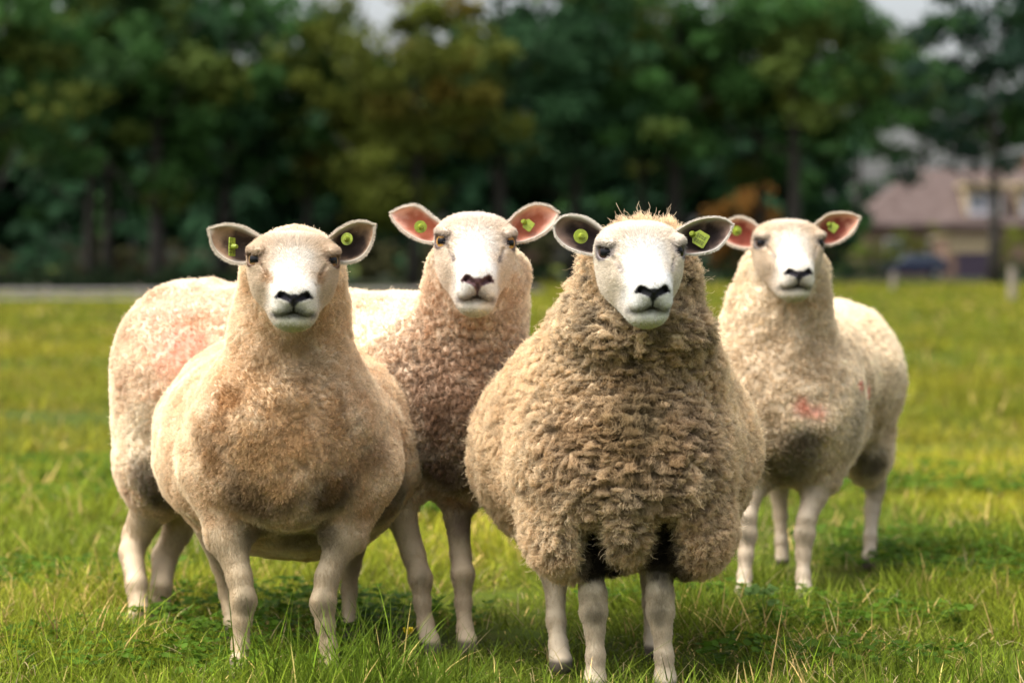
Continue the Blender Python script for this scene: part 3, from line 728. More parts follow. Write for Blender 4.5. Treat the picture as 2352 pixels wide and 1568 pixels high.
def make_sheep(sp):
    root = empty('sheep', ground(sp['root'][0], sp['root'][1]))
    tag(root, sp['label'], 'sheep', 'sheep looking at the camera')
    d0 = sp['d0']; wt = sp['wool_len'] * .75
    def rad(r, d): return r / FPX * d
    hs = sp['head']
    yaw, pit, rol = R(hs['yaw']), R(hs.get('pitch', 0)), R(hs.get('roll', 0))
    Rz = np.array([[math.cos(yaw), -math.sin(yaw), 0], [math.sin(yaw), math.cos(yaw), 0], [0, 0, 1]])
    Rx = np.array([[1, 0, 0], [0, math.cos(pit), -math.sin(pit)], [0, math.sin(pit), math.cos(pit)]])
    Ry = np.array([[math.cos(rol), 0, math.sin(rol)], [0, 1, 0], [-math.sin(rol), 0, math.cos(rol)]])
    B = np.array([[1., 0, 0], [0, 0, -1], [0, 1, 0]])       # columns u=(1,0,0) v=(0,0,1) w=(0,-1,0)
    hd = dict(hs); hd['R'] = Rz @ Rx @ Ry @ B; hd['o'] = W(hs['at'][0], hs['at'][1], d0 + hs['dd']); hd['s'] = hs['s']; hd['sc'] = np.array([.90, hs.get('sv', .9), 1.])
    # ---- torso, neck, legs as one distance field
    prims = []
    for p in sp['torso']:
        if p[0] == 'E':
            _, x, y, dd, rx, ry, rz = p[:7]; d = d0 + dd
            yw = R(p[7]) if len(p) > 7 else 0
            rot = np.array([[math.cos(yw), -math.sin(yw), 0], [math.sin(yw), math.cos(yw), 0], [0, 0, 1]])
            c = W(x, y, d); r = (rad(rx, d) - wt, ry, rad(rz, d) - wt)
            prims.append((lambda P, c=c, r=r, rot=rot: s_ell(P, c, r, rot)))
        else:
            _, a, b = p; da, db = d0 + a[2], d0 + b[2]
            prims.append((lambda P, a=W(a[0], a[1], da), b=W(b[0], b[1], db), ra=rad(a[3], da) - wt, rb=rad(b[3], db) - wt: s_cone(P, a, b, ra, rb)))
    legs = []
    for lg in sp['legs']:
        for a, b in zip(lg[:-1], lg[1:]):
            da, db = d0 + a[2], d0 + b[2]
            A, Bp = W(a[0], a[1], da), W(b[0], b[1], db)
            legs.append((A, Bp, rad(a[3], da) * sp.get('legk', .74), rad(b[3], db) * sp.get('legk', .74)))
    def torso(P):
        d = prims[0](P)
        for f in prims[1:]: d = smin(d, f(P), .05)
        return d
    def legf(P):
        d = None
        for A, Bp, ra, rb in legs:
            e = s_cone(P, A, Bp, ra, rb)
            d = e if d is None else smin(d, e, .012)
        return d
    hol = [(W(x, y, d0 + dd), r) for x, y, dd, r in sp.get('hollows', ())]
    def body(P):
        d = smin(torso(P), legf(P), .022)
        for c, r in hol: d = smax(d, -s_ell(P, c, r), .035)
        return d
    h = .0085
    allp = [W(p[1] + s * p[4], p[2] + s * p[6], d0 + p[3]) for p in sp['torso'] if p[0] == 'E' for s in (-1, 1)]
    allp += [W(q[0] + s * q[3], q[1] + s * q[3], d0 + q[2]) for p in sp['torso'] if p[0] != 'E' for q in p[1:] for s in (-1, 1)]
    for l in sp['legs']: allp += [W(q[0] + s * q[3], q[1], d0 + q[2]) for q in l for s in (-1, 1)]
    allp = np.array(allp); lo = allp.min(0) - .04; hi = allp.max(0) + .04
    ys = [W(p[1], p[2], d0 + p[3])[1] + s * max(p[5], p[4] / 1150) for p in sp['torso'] if p[0] == 'E' for s in (-1, 1)]
    lo[1] = min(lo[1], min(ys) - .1); hi[1] = max(hi[1], max(ys) + .1); lo[2] = -.02
    V, F = surface_nets(body, lo, hi, h)
    # one linear subdivision through a midpoint scheme
    def subdiv(V, F):
        e = np.sort(np.concatenate([F[:, [0, 1]], F[:, [1, 2]], F[:, [2, 3]], F[:, [3, 0]]]), axis=1)
        key = e[:, 0] * len(V) + e[:, 1]; u, inv = np.unique(key, return_inverse=True)
        em = (V[u // len(V)] + V[u % len(V)]) / 2; inv = inv.reshape(4, -1).T + len(V)
        cc = V[F].mean(1); ci = np.arange(len(F)) + len(V) + len(em)
        nF = [np.stack([F[:, k], inv[:, k], ci, inv[:, k - 1]], 1) for k in range(4)]
        return np.concatenate([V, em, cc]), np.concatenate(nF)
    V, F = subdiv(V, F)
    eps = .003
    for _ in range(2):
        f0 = body(V); G = np.stack([body(V + eps * np.eye(3)[i]) - f0 for i in range(3)], 1) / eps
        G = norm(G); V = V - G * np.clip(f0, -.01, .01)[:, None]
    Nn = vert_normals(V, F)
    tv, lv = torso(V), legf(V)
    wool = smooth(.012, -.012, tv - .35 * np.maximum(0, lv) - .006 + .012 * fbm(V * 25, 4, 2)) if True else 0
    wool = np.maximum(wool, smooth(.05, .10, V[:, 2] - sp['wool_z']))
    # big folds and tufts of the fleece
    nz = fbm(V * 16 + 3, 21, 2) * .010 + fbm(V * 55, 31, 3) * sp['tuft']
    fo = sp.get('fold'); creases = np.zeros(len(V))
    if fo:
        fc = W(fo['at'][0], fo['at'][1], d0 + fo['at'][2]); fr_ = np.array(fo['r']); fc0 = fc
        m = smooth(1.15, .5, np.linalg.norm((V - fc) / fr_, axis=1))
        wv = V[:, 2] * fo['f'] + 3.0 * fbm(V * np.array([11, 11, 14]), 41, 3) + np.abs(V[:, 0] - fc[0]) * 9
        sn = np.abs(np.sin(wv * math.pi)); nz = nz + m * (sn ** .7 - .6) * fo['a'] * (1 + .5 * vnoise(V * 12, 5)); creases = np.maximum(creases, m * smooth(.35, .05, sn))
    for (ax_, ay_, bx_, by_, dd, wdt, am) in sp.get('clefts', ()):
        A_, B_ = W(ax_, ay_, d0 + dd), W(bx_, by_, d0 + dd); tt = np.clip(((V - A_) @ (B_ - A_)) / ((B_ - A_) @ (B_ - A_)), 0, 1)
        dx = V - A_ - tt[:, None] * (B_ - A_); dx = np.abs(dx[:, 0] + .012 * fbm(V * 30, 8, 2)) + .25 * np.maximum(0, np.abs(dx[:, 2]) - .0) + 9 * (Nn[:, 1] > .2)
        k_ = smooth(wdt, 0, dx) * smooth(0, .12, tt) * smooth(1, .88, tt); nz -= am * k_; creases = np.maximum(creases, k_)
    for (x, y, dd, r, fq, am, sq) in sp.get('lumps', ()):
        fc = W(x, y, d0 + dd); m = smooth(1.15, .6, np.linalg.norm((V - fc) / np.array(r), axis=1))
        i_ = m > 0; Q = V[i_] * fq * np.array([1, 1, sq]) + .55 * vec3noise(V[i_] * fq * .6, 13)
        f1, f2 = worley(Q, 5); nz[i_] += m[i_] * am * (np.minimum(1, (f2 - f1) * 2.2) ** .5 - .6)
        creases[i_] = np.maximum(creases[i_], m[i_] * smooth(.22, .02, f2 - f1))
    V = V + Nn * (nz * wool)[:, None]
    Nn = vert_normals(V, F)
    # ---- colours
    cw = np.array(sp['wool']); ct = np.array(sp['tan'])
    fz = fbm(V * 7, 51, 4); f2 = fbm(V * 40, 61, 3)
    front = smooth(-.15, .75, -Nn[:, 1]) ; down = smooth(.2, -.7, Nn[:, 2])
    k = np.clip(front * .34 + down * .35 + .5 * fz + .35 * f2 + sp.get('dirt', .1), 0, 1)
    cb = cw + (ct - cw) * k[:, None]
    cl = np.array(sp['legcol']) * (1 + .14 * f2[:, None] + .16 * fz[:, None])
    for (A, Bp, ra, rb) in legs:
        pass
    for kx, ky, kd_, kr in sp['knees']:
        kp = W(kx, ky, d0 + kd_) ; dk = np.linalg.norm((V - kp) * np.array([1, .7, .6]), axis=1) - rad(kr, d0) 
        kk = smooth(.018, -.012, dk + f2 * .01) * .72
        cl = cl + (np.array([.12, .10, .055]) - cl) * kk[:, None]
    # hoof
    hf = smooth(.030, .018, V[:, 2]); cl = cl + (np.array([.10, .08, .06]) - cl) * hf[:, None]
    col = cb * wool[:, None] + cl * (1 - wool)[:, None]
    for (x, y, dd, r, c, s) in sp['stains_shade']:  # dye and dirt; the dark armpit patches also have shade painted in
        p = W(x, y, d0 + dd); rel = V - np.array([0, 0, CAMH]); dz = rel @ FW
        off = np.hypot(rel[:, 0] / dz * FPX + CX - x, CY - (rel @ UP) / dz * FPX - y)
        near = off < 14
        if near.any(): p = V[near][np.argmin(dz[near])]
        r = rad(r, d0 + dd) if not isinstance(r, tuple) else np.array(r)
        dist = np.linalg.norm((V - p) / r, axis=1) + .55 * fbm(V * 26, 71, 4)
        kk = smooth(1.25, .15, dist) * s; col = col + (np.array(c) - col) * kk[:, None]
    col = col * (1 - sp.get('crease_shade', .3) * (creases * wool)[:, None]) ; col = np.clip(col, .006, .95)  # shade of the fleece creases darkened into the wool colour
    # ---- head
    pts = np.array([head_world((a, b, c), hd) for a in (-.105, .105) for b in (-.175, .085) for c in (-.15, .15)])
    hq = lambda P: head_sdf(head_local(P, hd), hd) * hd['s']
    HV, HF = surface_nets(hq, pts.min(0), pts.max(0), sp.get('hh', .0025))
    for _ in range(1):
        f0 = hq(HV); G = np.stack([hq(HV + .001 * np.eye(3)[i]) - f0 for i in range(3)], 1) / .001
        HV = HV - norm(G) * np.clip(f0, -.002, .002)[:, None]
    HN = vert_normals(HV, HF)
    if (HN * G).sum() < 0: raise RuntimeError('head normals inward')
    hl = head_local(HV, hd); hc = head_color(hl, hd)
    for (u, v, w, r, c, s) in hs.get('spots', ()):
        k = smooth(1.1, .5, np.linalg.norm(hl - (u, v, w), axis=1) / r + .5 * fbm(hl * 150, 3, 2)) * s
        hc = hc + (np.array(c) - hc) * k[:, None]
    parts = [(V, F, col, wool * 1.0)]
    earsd = []
    dE = d0 + hs['dd'] + .035
    for side in (-1, 1):
        up, low = hs['ear_l'] if side < 0 else hs['ear_r']
        EV, EF, ec, fm = ear_mesh(up, low, dE, hd, side, hs['inner'], hs['deep'])
        earsd.append((EV, EF, ec, fm))
    # join everything
    AV = [V, HV] + [e[0] for e in earsd]; AF = [F, HF] + [e[1] for e in earsd]; AC = [col, hc] + [e[2] for e in earsd]
    off = np.cumsum([0] + [len(v) for v in AV[:-1]])
    o = mesh_np('body', np.concatenate(AV), np.concatenate([f + k for f, k in zip(AF, off)]), M_SKIN, root, np.concatenate(AC))
    # ---- eyes
    for s in (-1, 1):
        n = EYE_N * np.array([s, 1, 1]); e = EYE_P * np.array([s, 1, 1]) - n * .0145
        ew = head_world(e, hd); nwv = hd['R'] @ n; r = .0215 * hd['s']
        fwd = norm(hd['R'] @ norm(np.array([.55 * s, .02, .83])))    # gaze
        th = np.linspace(0, math.pi, 25)[:, None]; ph = np.linspace(0, 2 * math.pi, 33)[:-1][None]
        ux = norm(np.cross(fwd, [0, 0, 1.])); uy = np.cross(ux, fwd)
        dirs = np.cos(th)[..., None] * fwd + (np.sin(th) * np.cos(ph))[..., None] * ux + (np.sin(th) * np.sin(ph))[..., None] * uy
        EVv = (ew + dirs * r).reshape(-1, 3)
        X = (dirs @ ux).reshape(-1); Y = (dirs @ uy).reshape(-1); Z = (dirs @ fwd).reshape(-1)
        c = np.tile(np.array([.10, .06, .05]), (len(X), 1))
        iris = (np.hypot(X, Y) < .72) & (Z > 0); c[iris] = np.array(hs['iris'])
        pup = (np.abs(X) < .55) & (np.abs(Y) < .34) & (Z > 0); c[pup] = (.004, .004, .006)
        fs = [(i * 32 + j, i * 32 + (j + 1) % 32, (i + 1) * 32 + (j + 1) % 32, (i + 1) * 32 + j) for i in range(24) for j in range(32)]
        mesh_np('eye', EVv, np.array(fs), M_EYE, root, c)
    # ---- ear tags
    for tg in hs['tags']:
        p = W(tg['at'][0], tg['at'][1], dE + tg.get('dd', -.004)); an = R(tg['rot'])
        t1 = np.array([math.cos(an), -.25, math.sin(an)]); t1 = norm(t1); nn = norm(np.array([tg['nx'], -1., tg.get('nz', .1)])); t2 = norm(np.cross(nn, t1)); t1 = np.cross(t2, nn)
        def pl(a, b, c): return p + t1 * a + t2 * b + nn * c
        mb = MB(); k = tg['size'] * .92
        if tg['kind'] == 'flag':
            prof = [(-.5, -.36), (-.42, -.42), (.2, -.42), (.34, -.2), (.50, -.13), (.55, 0), (.50, .13), (.34, .2), (.2, .42), (-.42, .42), (-.5, .36)]
        elif tg['kind'] == 'bar': prof = [(-.5, -.18), (-.46, -.22), (.46, -.22), (.5, -.18), (.5, .18), (.46, .22), (-.46, .22), (-.5, .18)]
        else:
            prof = [(.5 * math.cos(x), .5 * math.sin(x)) for x in np.linspace(0, 2 * math.pi, 21)[:-1]]
        m = len(prof)
        vs = [pl(a * k, b * k, .0016) for a, b in prof] + [pl(a * k, b * k, -.0016) for a, b in prof]
        mb.add(vs, [tuple(range(m)), tuple(range(m, 2 * m))[::-1]] + [(i + m, (i + 1) % m + m, (i + 1) % m, i) for i in range(m)])
        tobj = mb.build('ear_tag', M_TAG, root, bevel=.0004)
        mb = MB(); c0 = tg.get('pin', (.36 if tg['kind'] == 'flag' else 0, 0))
        mb.tube([pl(c0[0] * k, c0[1] * k, -.004), pl(c0[0] * k, c0[1] * k, .002), pl(c0[0] * k, c0[1] * k, .010), pl(c0[0] * k, c0[1] * k, .0135)], [.006, .0062, .0048, .0038], 14)
        mb.tube([pl(c0[0] * k, c0[1] * k, .0136), pl(c0[0] * k, c0[1] * k, .0142)], [.0016, .0016], 8)
        mb.build('tag_pin', M_TAGPIN, tobj, smooth=False)
        if tg.get('print'):
            mb = MB()
            for r_ in range(2):
                for c_ in range(4):
                    x0 = -.36 + .15 * c_; y0 = -.22 + .30 * r_
                    for (a0, b0, a1, b1) in ((0, 0, .1, .03), (0, .16, .1, .19), (0, .03, .03, .16), (.07, .03, .1, .16)):
                        q = [pl((x0 + a) * k, (y0 + b) * k, .0019) for a, b in ((a0, b0), (a1, b0), (a1, b1), (a0, b1))]
                        mb.add(q, [(0, 1, 2, 3)])
            mb.build('tag_print', M_INK, tobj)
    # ---- short fur: head, ears, legs
    g = np.random.default_rng(sp['seed'])
    cam = np.array([0, 0, CAMH])
    def facing(Vx, Nx): return .35 + .65 * smooth(-.35, .1, (norm(cam - Vx) * Nx).sum(1))
    Ps, Cs, Ls = [], [], []
    tvh = torso(HV)
    dens = facing(HV, HN) * smooth(-.02, .0, tvh) * smooth(.4, .75, 0 * hl[:, 0] + 1)
    e = EYE_P; ha = hl.copy(); ha[:, 0] = np.abs(ha[:, 0])
    de = np.linalg.norm((ha - e) * np.array([.8, 1.25, .8]), axis=1)
    dens *= smooth(.018, .024, de) * smooth(.03, .10, hc.mean(1))
    ip = scatter(HV, HF, HN, dens, sp['n_face'], g)
    p, nn, cc, ll = ip(HV), norm(ip(HN)), ip(hc), ip(hl)
    # combed away from the midline and down the face to the back
    au = np.abs(ll[:, 0:1])
    comb_l = np.concatenate([np.sign(ll[:, 0:1]) * np.clip(au * 14, 0, 1.2), .2 + 0 * au, -1.4 + 0 * au], 1)
    comb = comb_l @ hd['R'].T
    comb -= nn * (comb * nn).sum(1, keepdims=True)
    L = .0068 * hd['s'] * (.7 + .6 * g.random(len(p))) * (1 + 1.2 * smooth(.02, .05, ll[:, 1]))* (1 - .55 * smooth(.05, .11, ll[:, 2]))
    pt = hairs(p - nn * .0005, nn, L, g, 4, .12, .55, comb * 1.3)
    Ps.append(pt); Cs.append(cc * (.80 + .36 * g.random((len(p), 1)))); 
    for EV, EF, ec, fm in earsd:
        N_ = vert_normals(EV, EF); cen = EV.mean(0)
        ip = scatter(EV, EF, N_, fm, sp['n_face'] // 5, g)
        p, nn, cc, ff = ip(EV), norm(ip(N_)), ip(ec), ip(fm)
        outw = norm(p - cen) * np.array([1, .2, 1])
        L = (.0030 + .0035 * ff) * (.7 + .6 * g.random(len(p))) * hs.get('earfuzz', 1)
        pt = hairs(p, nn * .35 + outw, L, g, 4, .05, .6)
        cf = cc + (np.array(hd['face']) * np.array([.92, .87, .80]) - cc) * (smooth(.5, 1., ff) * .8)[:, None]
        Ps.append(pt); Cs.append(cf)
    # legs and lower body fur
    dens = facing(V, Nn) * (1 - wool) * smooth(.02, .05, V[:, 2])
    ip = scatter(V, F, Nn, dens, sp['n_leg'], g)
    p, nn, cc = ip(V), norm(ip(Nn)), ip(col)
    L = .0055 * (.5 + .8 * g.random(len(p)))
    Ps.append(hairs(p, nn * .30, L, g, 4, .3, .3, np.array([0, 0, -1.]))); Cs.append(cc * (.9 + .25 * g.random((len(p), 1))))
    P = np.concatenate(Ps); Cc = np.concatenate(Cs)
    rr = np.tile(np.array([.00042, .00036, .00026, .00008]), (len(P), 1))
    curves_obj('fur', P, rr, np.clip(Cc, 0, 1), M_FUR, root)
    # ---- the fleece: fibres gathered into locks
    inhead = hq(V)
    dens = facing(V, Nn) * smooth(.25, .7, wool) * smooth(-.012, -.002, inhead)
    n = sp['n_wool']; ip = scatter(V, F, Nn, dens, n, g)
    p, nn, cc, ww, ih = ip(V), norm(ip(Nn)), ip(col), ip(wool), ip(inhead)
    nl = n // sp['per_lock']; lsel = np.arange(nl); cm = np.ones(n)
    if fo:
        cm = smooth(1.35, .7, np.linalg.norm((p - fc0) / fr_, axis=1)); lsel = lsel[g.random(nl) > .55 * cm[:nl]]; cm = .38 + .62 * cm
    nl = len(lsel); lp, ln = p[lsel], nn[lsel]
    kd = kdtree.KDTree(nl)
    sq = np.ones(n); am_ = np.zeros(n)
    if fo:
        am_ = smooth(1.2, .6, np.linalg.norm((p - fc0) / fr_, axis=1)); an_x = .62
    M_ = np.array([an_x if fo else 1., 1, 1])
    kd2 = kdtree.KDTree(nl)
    for i, v in enumerate(lp * M_): kd2.insert(v, i)
    kd2.balance()
    for i, v in enumerate(lp): kd.insert(v, i)
    kd.balance()
    jit = p + g.normal(size=p.shape) * sp['lock_jit']
    if fo: jit[:, 2] += .010 * fbm(p * np.array([22, 22, 22]), 15, 2) * am_
    ani = am_ > g.random(n) * .8 + .1 if fo else np.zeros(n, bool)
    li = np.array([kd2.find(v * M_)[1] if a_ else kd.find(v)[1] for v, a_ in zip(jit, ani)])
    LL = sp['wool_len'] * (.65 + .35 * ww) * (1 + .25 * vnoise(p * 20, 3)) * (.8 + .4 * g.random(n)) * (.45 + .55 * smooth(0, .05, ih))
    for (x, y, dd, r, f) in sp.get('long', ()):
        q = W(x, y, d0 + dd); LL = LL * (1 + (f - 1) * smooth(1, .4, np.linalg.norm(p - q, axis=1) / r))
    K = sp['K']; t = np.linspace(0, 1, K)
    stray = g.random(n) < .015; LL = np.where(stray, LL * (1.2 + .7 * g.random(n)), LL)
    rndl = g.normal(size=(nl, 3)) * sp['lock_wild']
    grain = vec3noise(lp * sp['grain'], 77) * sp['grain_amp']
    dl = norm(ln + rndl + grain + np.array([0, 0, -sp['droop']]))
    dir_ = norm(nn * .5 + dl[li])
    own = p[:, None] + dir_[:, None] * (LL[:, None] * t)[..., None]
    lk = lp[li][:, None] + dl[li][:, None] * (LL[:, None] * t)[..., None]
    cl_ = sp['clump'] * t ** 1.3
    P = own + (lk - own) * cl_[None, :, None] * (np.where(stray, .25, 1.) * cm)[:, None, None] * np.where(ani[:, None, None], np.array([.3, .6, .9])[None, None], 1.)
    # crimp, shared by the fibres of a lock
    s1 = norm(np.cross(dl, np.array([.3, .5, .8]))); s2 = np.cross(dl, s1); ph = g.random(nl) * 6.28
    an = t[None] * sp['crimp_n'] * 6.28 + (ph[li] + g.normal(size=n) * .7)[:, None]
    am = (sp['crimp'] * t[None] ** .8)
    P = P + (s1[li][:, None] * np.cos(an)[..., None] + s2[li][:, None] * np.sin(an)[..., None]) * am[..., None]
    lr = (1 + sp.get('lockvar', .10) * g.normal(size=nl))[li]
    cc = cc * np.clip(lr, .6, 1.4)[:, None] * (.92 + .16 * g.random((n, 1)))
    w0 = sp['fib']
    rr = np.tile(np.linspace(w0, w0 * .45, K), (n, 1))
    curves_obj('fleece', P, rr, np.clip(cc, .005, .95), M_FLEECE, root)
    for o in C.objects:
        if o.parent == root: o.matrix_parent_inverse = Matrix.Translation(-root.location)
    return root

FACE = (.80, .755, .68); WARM = (.66, .53, .38)
TAN = (.60, .39, .21); CREAM = (.84, .73, .56); DARK = (.035, .026, .016); OCHRE = (.50, .32, .15)
sheepA = dict(seed=11, d0=4.81, root=(668, 4.98), label='cream shorn-looking sheep at front left with tan chest, small flag tag in one ear',
  wool_len=.0075, tuft=.0025, legk=.74, wool=CREAM, tan=TAN, legcol=(.52, .41, .27), wool_z=.36, dirt=.05,
  torso=[('E', 676, 1015, .45, 322, .42, 264), ('E', 664, 990, .12, 236, .20, 215), ('E', 668, 1105, .08, 150, .14, 95),
         ('R', (668, 880, .12, 158), (672, 645, .05, 124)),
         ('R', (505, 1090, .12, 88), (526, 1215, .09, 52)), ('R', (835, 1090, .12, 88), (796, 1215, .09, 50))],
  legs=[[(520, 1140, .10, 70), (530, 1245, .08, 50), (550, 1320, .06, 35), (560, 1375, .05, 36), (556, 1420, .05, 26), (552, 1475, .05, 23), (549, 1520, .04, 27), (543, 1550, .02, 30)],
        [(804, 1140, .10, 62), (785, 1240, .08, 50), (752, 1320, .06, 34), (742, 1380, .05, 36), (748, 1430, .05, 25), (755, 1480, .05, 22), (757, 1515, .05, 26), (760, 1535, .04, 28)],
        [(490, 1200, .50, 60), (507, 1290, .54, 26), (520, 1360, .55, 18), (530, 1430, .53, 18), (533, 1462, .5, 22)],
        [(815, 1190, .50, 60), (806, 1290, .56, 28), (802, 1350, .56, 21), (803, 1430, .53, 20), (803, 1462, .5, 24)]],
  knees=[(562, 1385, 0, 22), (745, 1392, 0, 22)],
  stains_shade=[(562, 1150, 0, 86, (.08, .05, .025), .9), (768, 1150, 0, 86, (.06, .035, .02), .93), (650, 1170, .02, 60, (.16, .11, .06), .6), (650, 980, -.1, 235, (.54, .34, .16), .7), (620, 1020, -.1, 110, OCHRE, .4), (512, 905, .0, 42, (.40, .21, .08), .85), (488, 975, .0, 42, (.42, .23, .09), .8), (476, 1050, .0, 46, (.42, .24, .10), .8), (720, 1010, -.1, 120, (.46, .27, .12), .5),  # dark armpit patches: dirt plus shade in the wool colour
          (480, 1050, 0, 70, (.42, .26, .13), .5), (870, 1060, 0, 60, (.36, .24, .15), .6), (700, 1240, .2, 90, (.10, .07, .035), .7), (590, 1230, .05, 50, (.10, .07, .04), .6), (735, 1240, .05, 45, (.10, .07, .04), .6),
          (900, 1160, .4, 90, (.12, .10, .07), .75), (690, 815, 0, 95, (.30, .20, .10), .65)],
  hollows=[(572, 1185, -.10, (.035, .06, .035)), (762, 1185, -.10, (.035, .06, .035))],
  head=dict(at=(674, 597), dd=-.10, s=1.04, sv=.80, patch=(.40, .25, .13), yaw=6, roll=1, face=FACE, warm=WARM, gland=(.22, .13, .08), gl=.85, lip=(.20, .19, .19), nose=(.018, .016, .022),
     iris=(.30, .17, .07), inner=(.36, .22, .13), deep=(.022, .012, .008),
     ear_l=([(612, 552), (582, 534), (550, 518), (512, 514), (476, 523)], [(600, 600), (565, 605), (525, 600), (490, 572), (476, 523)]),
     ear_r=([(748, 552), (782, 524), (815, 508), (842, 508), (863, 515)], [(766, 598), (800, 603), (835, 588), (855, 555), (863, 515)]),
     spots=[(-.060, -.068, .03, .010, (.35, .22, .12), .6), (.066, -.055, .03, .008, (.30, .18, .12), .6)],
     tags=[dict(kind='bar', at=(533, 567), rot=64, nx=1.3, size=.040, print=True, pin=(.0, 0)), dict(kind='disc', at=(797, 549), rot=20, nx=-.35, size=.027)]),
  n_face=42000, n_leg=30000, n_wool=230000, per_lock=14, lock_jit=.002, lock_wild=.22, grain=18, grain_amp=.35, droop=.15, clump=.32, crimp=.001, crimp_n=1.5, K=5, fib=.00045, lockvar=.06,
  lumps=[(668, 1040, -.05, (.22, .3, .22), 62, .0017, .9)])
sheepB = dict(seed=22, d0=5.12, root=(760, 5.35), label='cream sheep standing sideways behind two others, pink inner ears and pink dye on its rump',
  wool_len=.008, tuft=.003, legk=.68, crease_shade=.5, wool=(.86, .76, .60), tan=(.50, .29, .16), legcol=(.56, .44, .30), wool_z=.42, dirt=.0,
  torso=[('R', (1000, 885, .17, 212), (500, 868, .5, 218)), ('E', 1055, 950, .10, 142, .19, 192), ('E', 425, 870, .52, 166, .26, 222),
         ('R', (1075, 840, .1, 140), (1095, 645, .03, 122)), ('E', 365, 1035, .46, 104, .16, 160),
         ('R', (930, 1050, .1, 75), (930, 1120, .08, 58)), ('R', (1060, 1050, .12, 70), (1054, 1130, .1, 50))],
  legs=[[(360, 1130, .46, 76), (315, 1225, .50, 46), (302, 1265, .48, 38), (314, 1340, .42, 33), (320, 1400, .40, 31), (316, 1432, .38, 34)],
        [(445, 1120, .50, 76), (408, 1215, .56, 46), (378, 1275, .56, 40), (370, 1345, .50, 33), (366, 1385, .50, 32), (368, 1410, .5, 32)],
        [(925, 1080, .08, 70), (922, 1180, .08, 48), (950, 1270, .05, 36), (966, 1325, .03, 36), (970, 1380, .03, 25), (978, 1430, .03, 24), (986, 1465, .01, 28), (995, 1488, .0, 32)],
        [(1056, 1080, .12, 62), (1050, 1180, .10, 42), (1058, 1270, .08, 32), (1063, 1315, .05, 36), (1064, 1380, .05, 24), (1068, 1440, .04, 24), (1072, 1470, .03, 30), (1074, 1488, .02, 34)]],
  knees=[(968, 1325, -.02, 16), (1064, 1310, -.02, 14)],
  stains_shade=[(1010, 1090, 0, 90, (.12, .07, .05), .85), (1010, 890, -.1, 135, (.27, .155, .09), .85), (1090, 820, -.1, 70, (.36, .22, .13), .6), (1010, 1020, -.1, 110, (.22, .13, .08), .8), (415, 780, .32, 88, (.87, .48, .38), .6), (365, 710, .4, 90, (.88, .58, .47), .65), (470, 690, .4, 60, (.88, .64, .52), .4),
          (355, 1110, .3, 70, (.08, .06, .04), .75), (400, 1150, .35, 70, (.06, .05, .03), .8), (330, 1010, .3, 80, (.42, .34, .22), .5), (1080, 1200, .08, 50, (.16, .10, .08), .7)],
  head=dict(at=(1092, 556), dd=-.08, s=.98, sv=.96, yaw=4, roll=1.5, face=(.82, .785, .73), warm=(.80, .70, .58), gland=(.17, .13, .12), gl=.85, lip=(.34, .29, .27), nose=(.13, .07, .075),
     iris=(.62, .33, .08), inner=(.86, .50, .38), deep=(.36, .11, .06),
     ear_l=([(1022, 518), (990, 494), (958, 470), (925, 472), (893, 487)], [(1008, 560), (965, 552), (928, 532), (906, 510), (893, 487)]),
     ear_r=([(1162, 514), (1194, 484), (1225, 468), (1258, 470), (1286, 487)], [(1176, 560), (1214, 552), (1250, 535), (1274, 512), (1286, 487)]),
     tags=[dict(kind='disc', at=(966, 521), rot=20, nx=.2, size=.029), dict(kind='flag', at=(1212, 516), rot=145, nx=-.3, size=.028)]),
  n_face=30000, n_leg=26000, n_wool=150000, per_lock=15, lock_jit=.002, lock_wild=.25, grain=18, grain_amp=.4, droop=.15, clump=.45, crimp=.001, crimp_n=1.5, lockvar=.07, K=5, fib=.00055,
  lumps=[(1040, 930, 0, (.22, .3, .24), 62, .006, .9)])
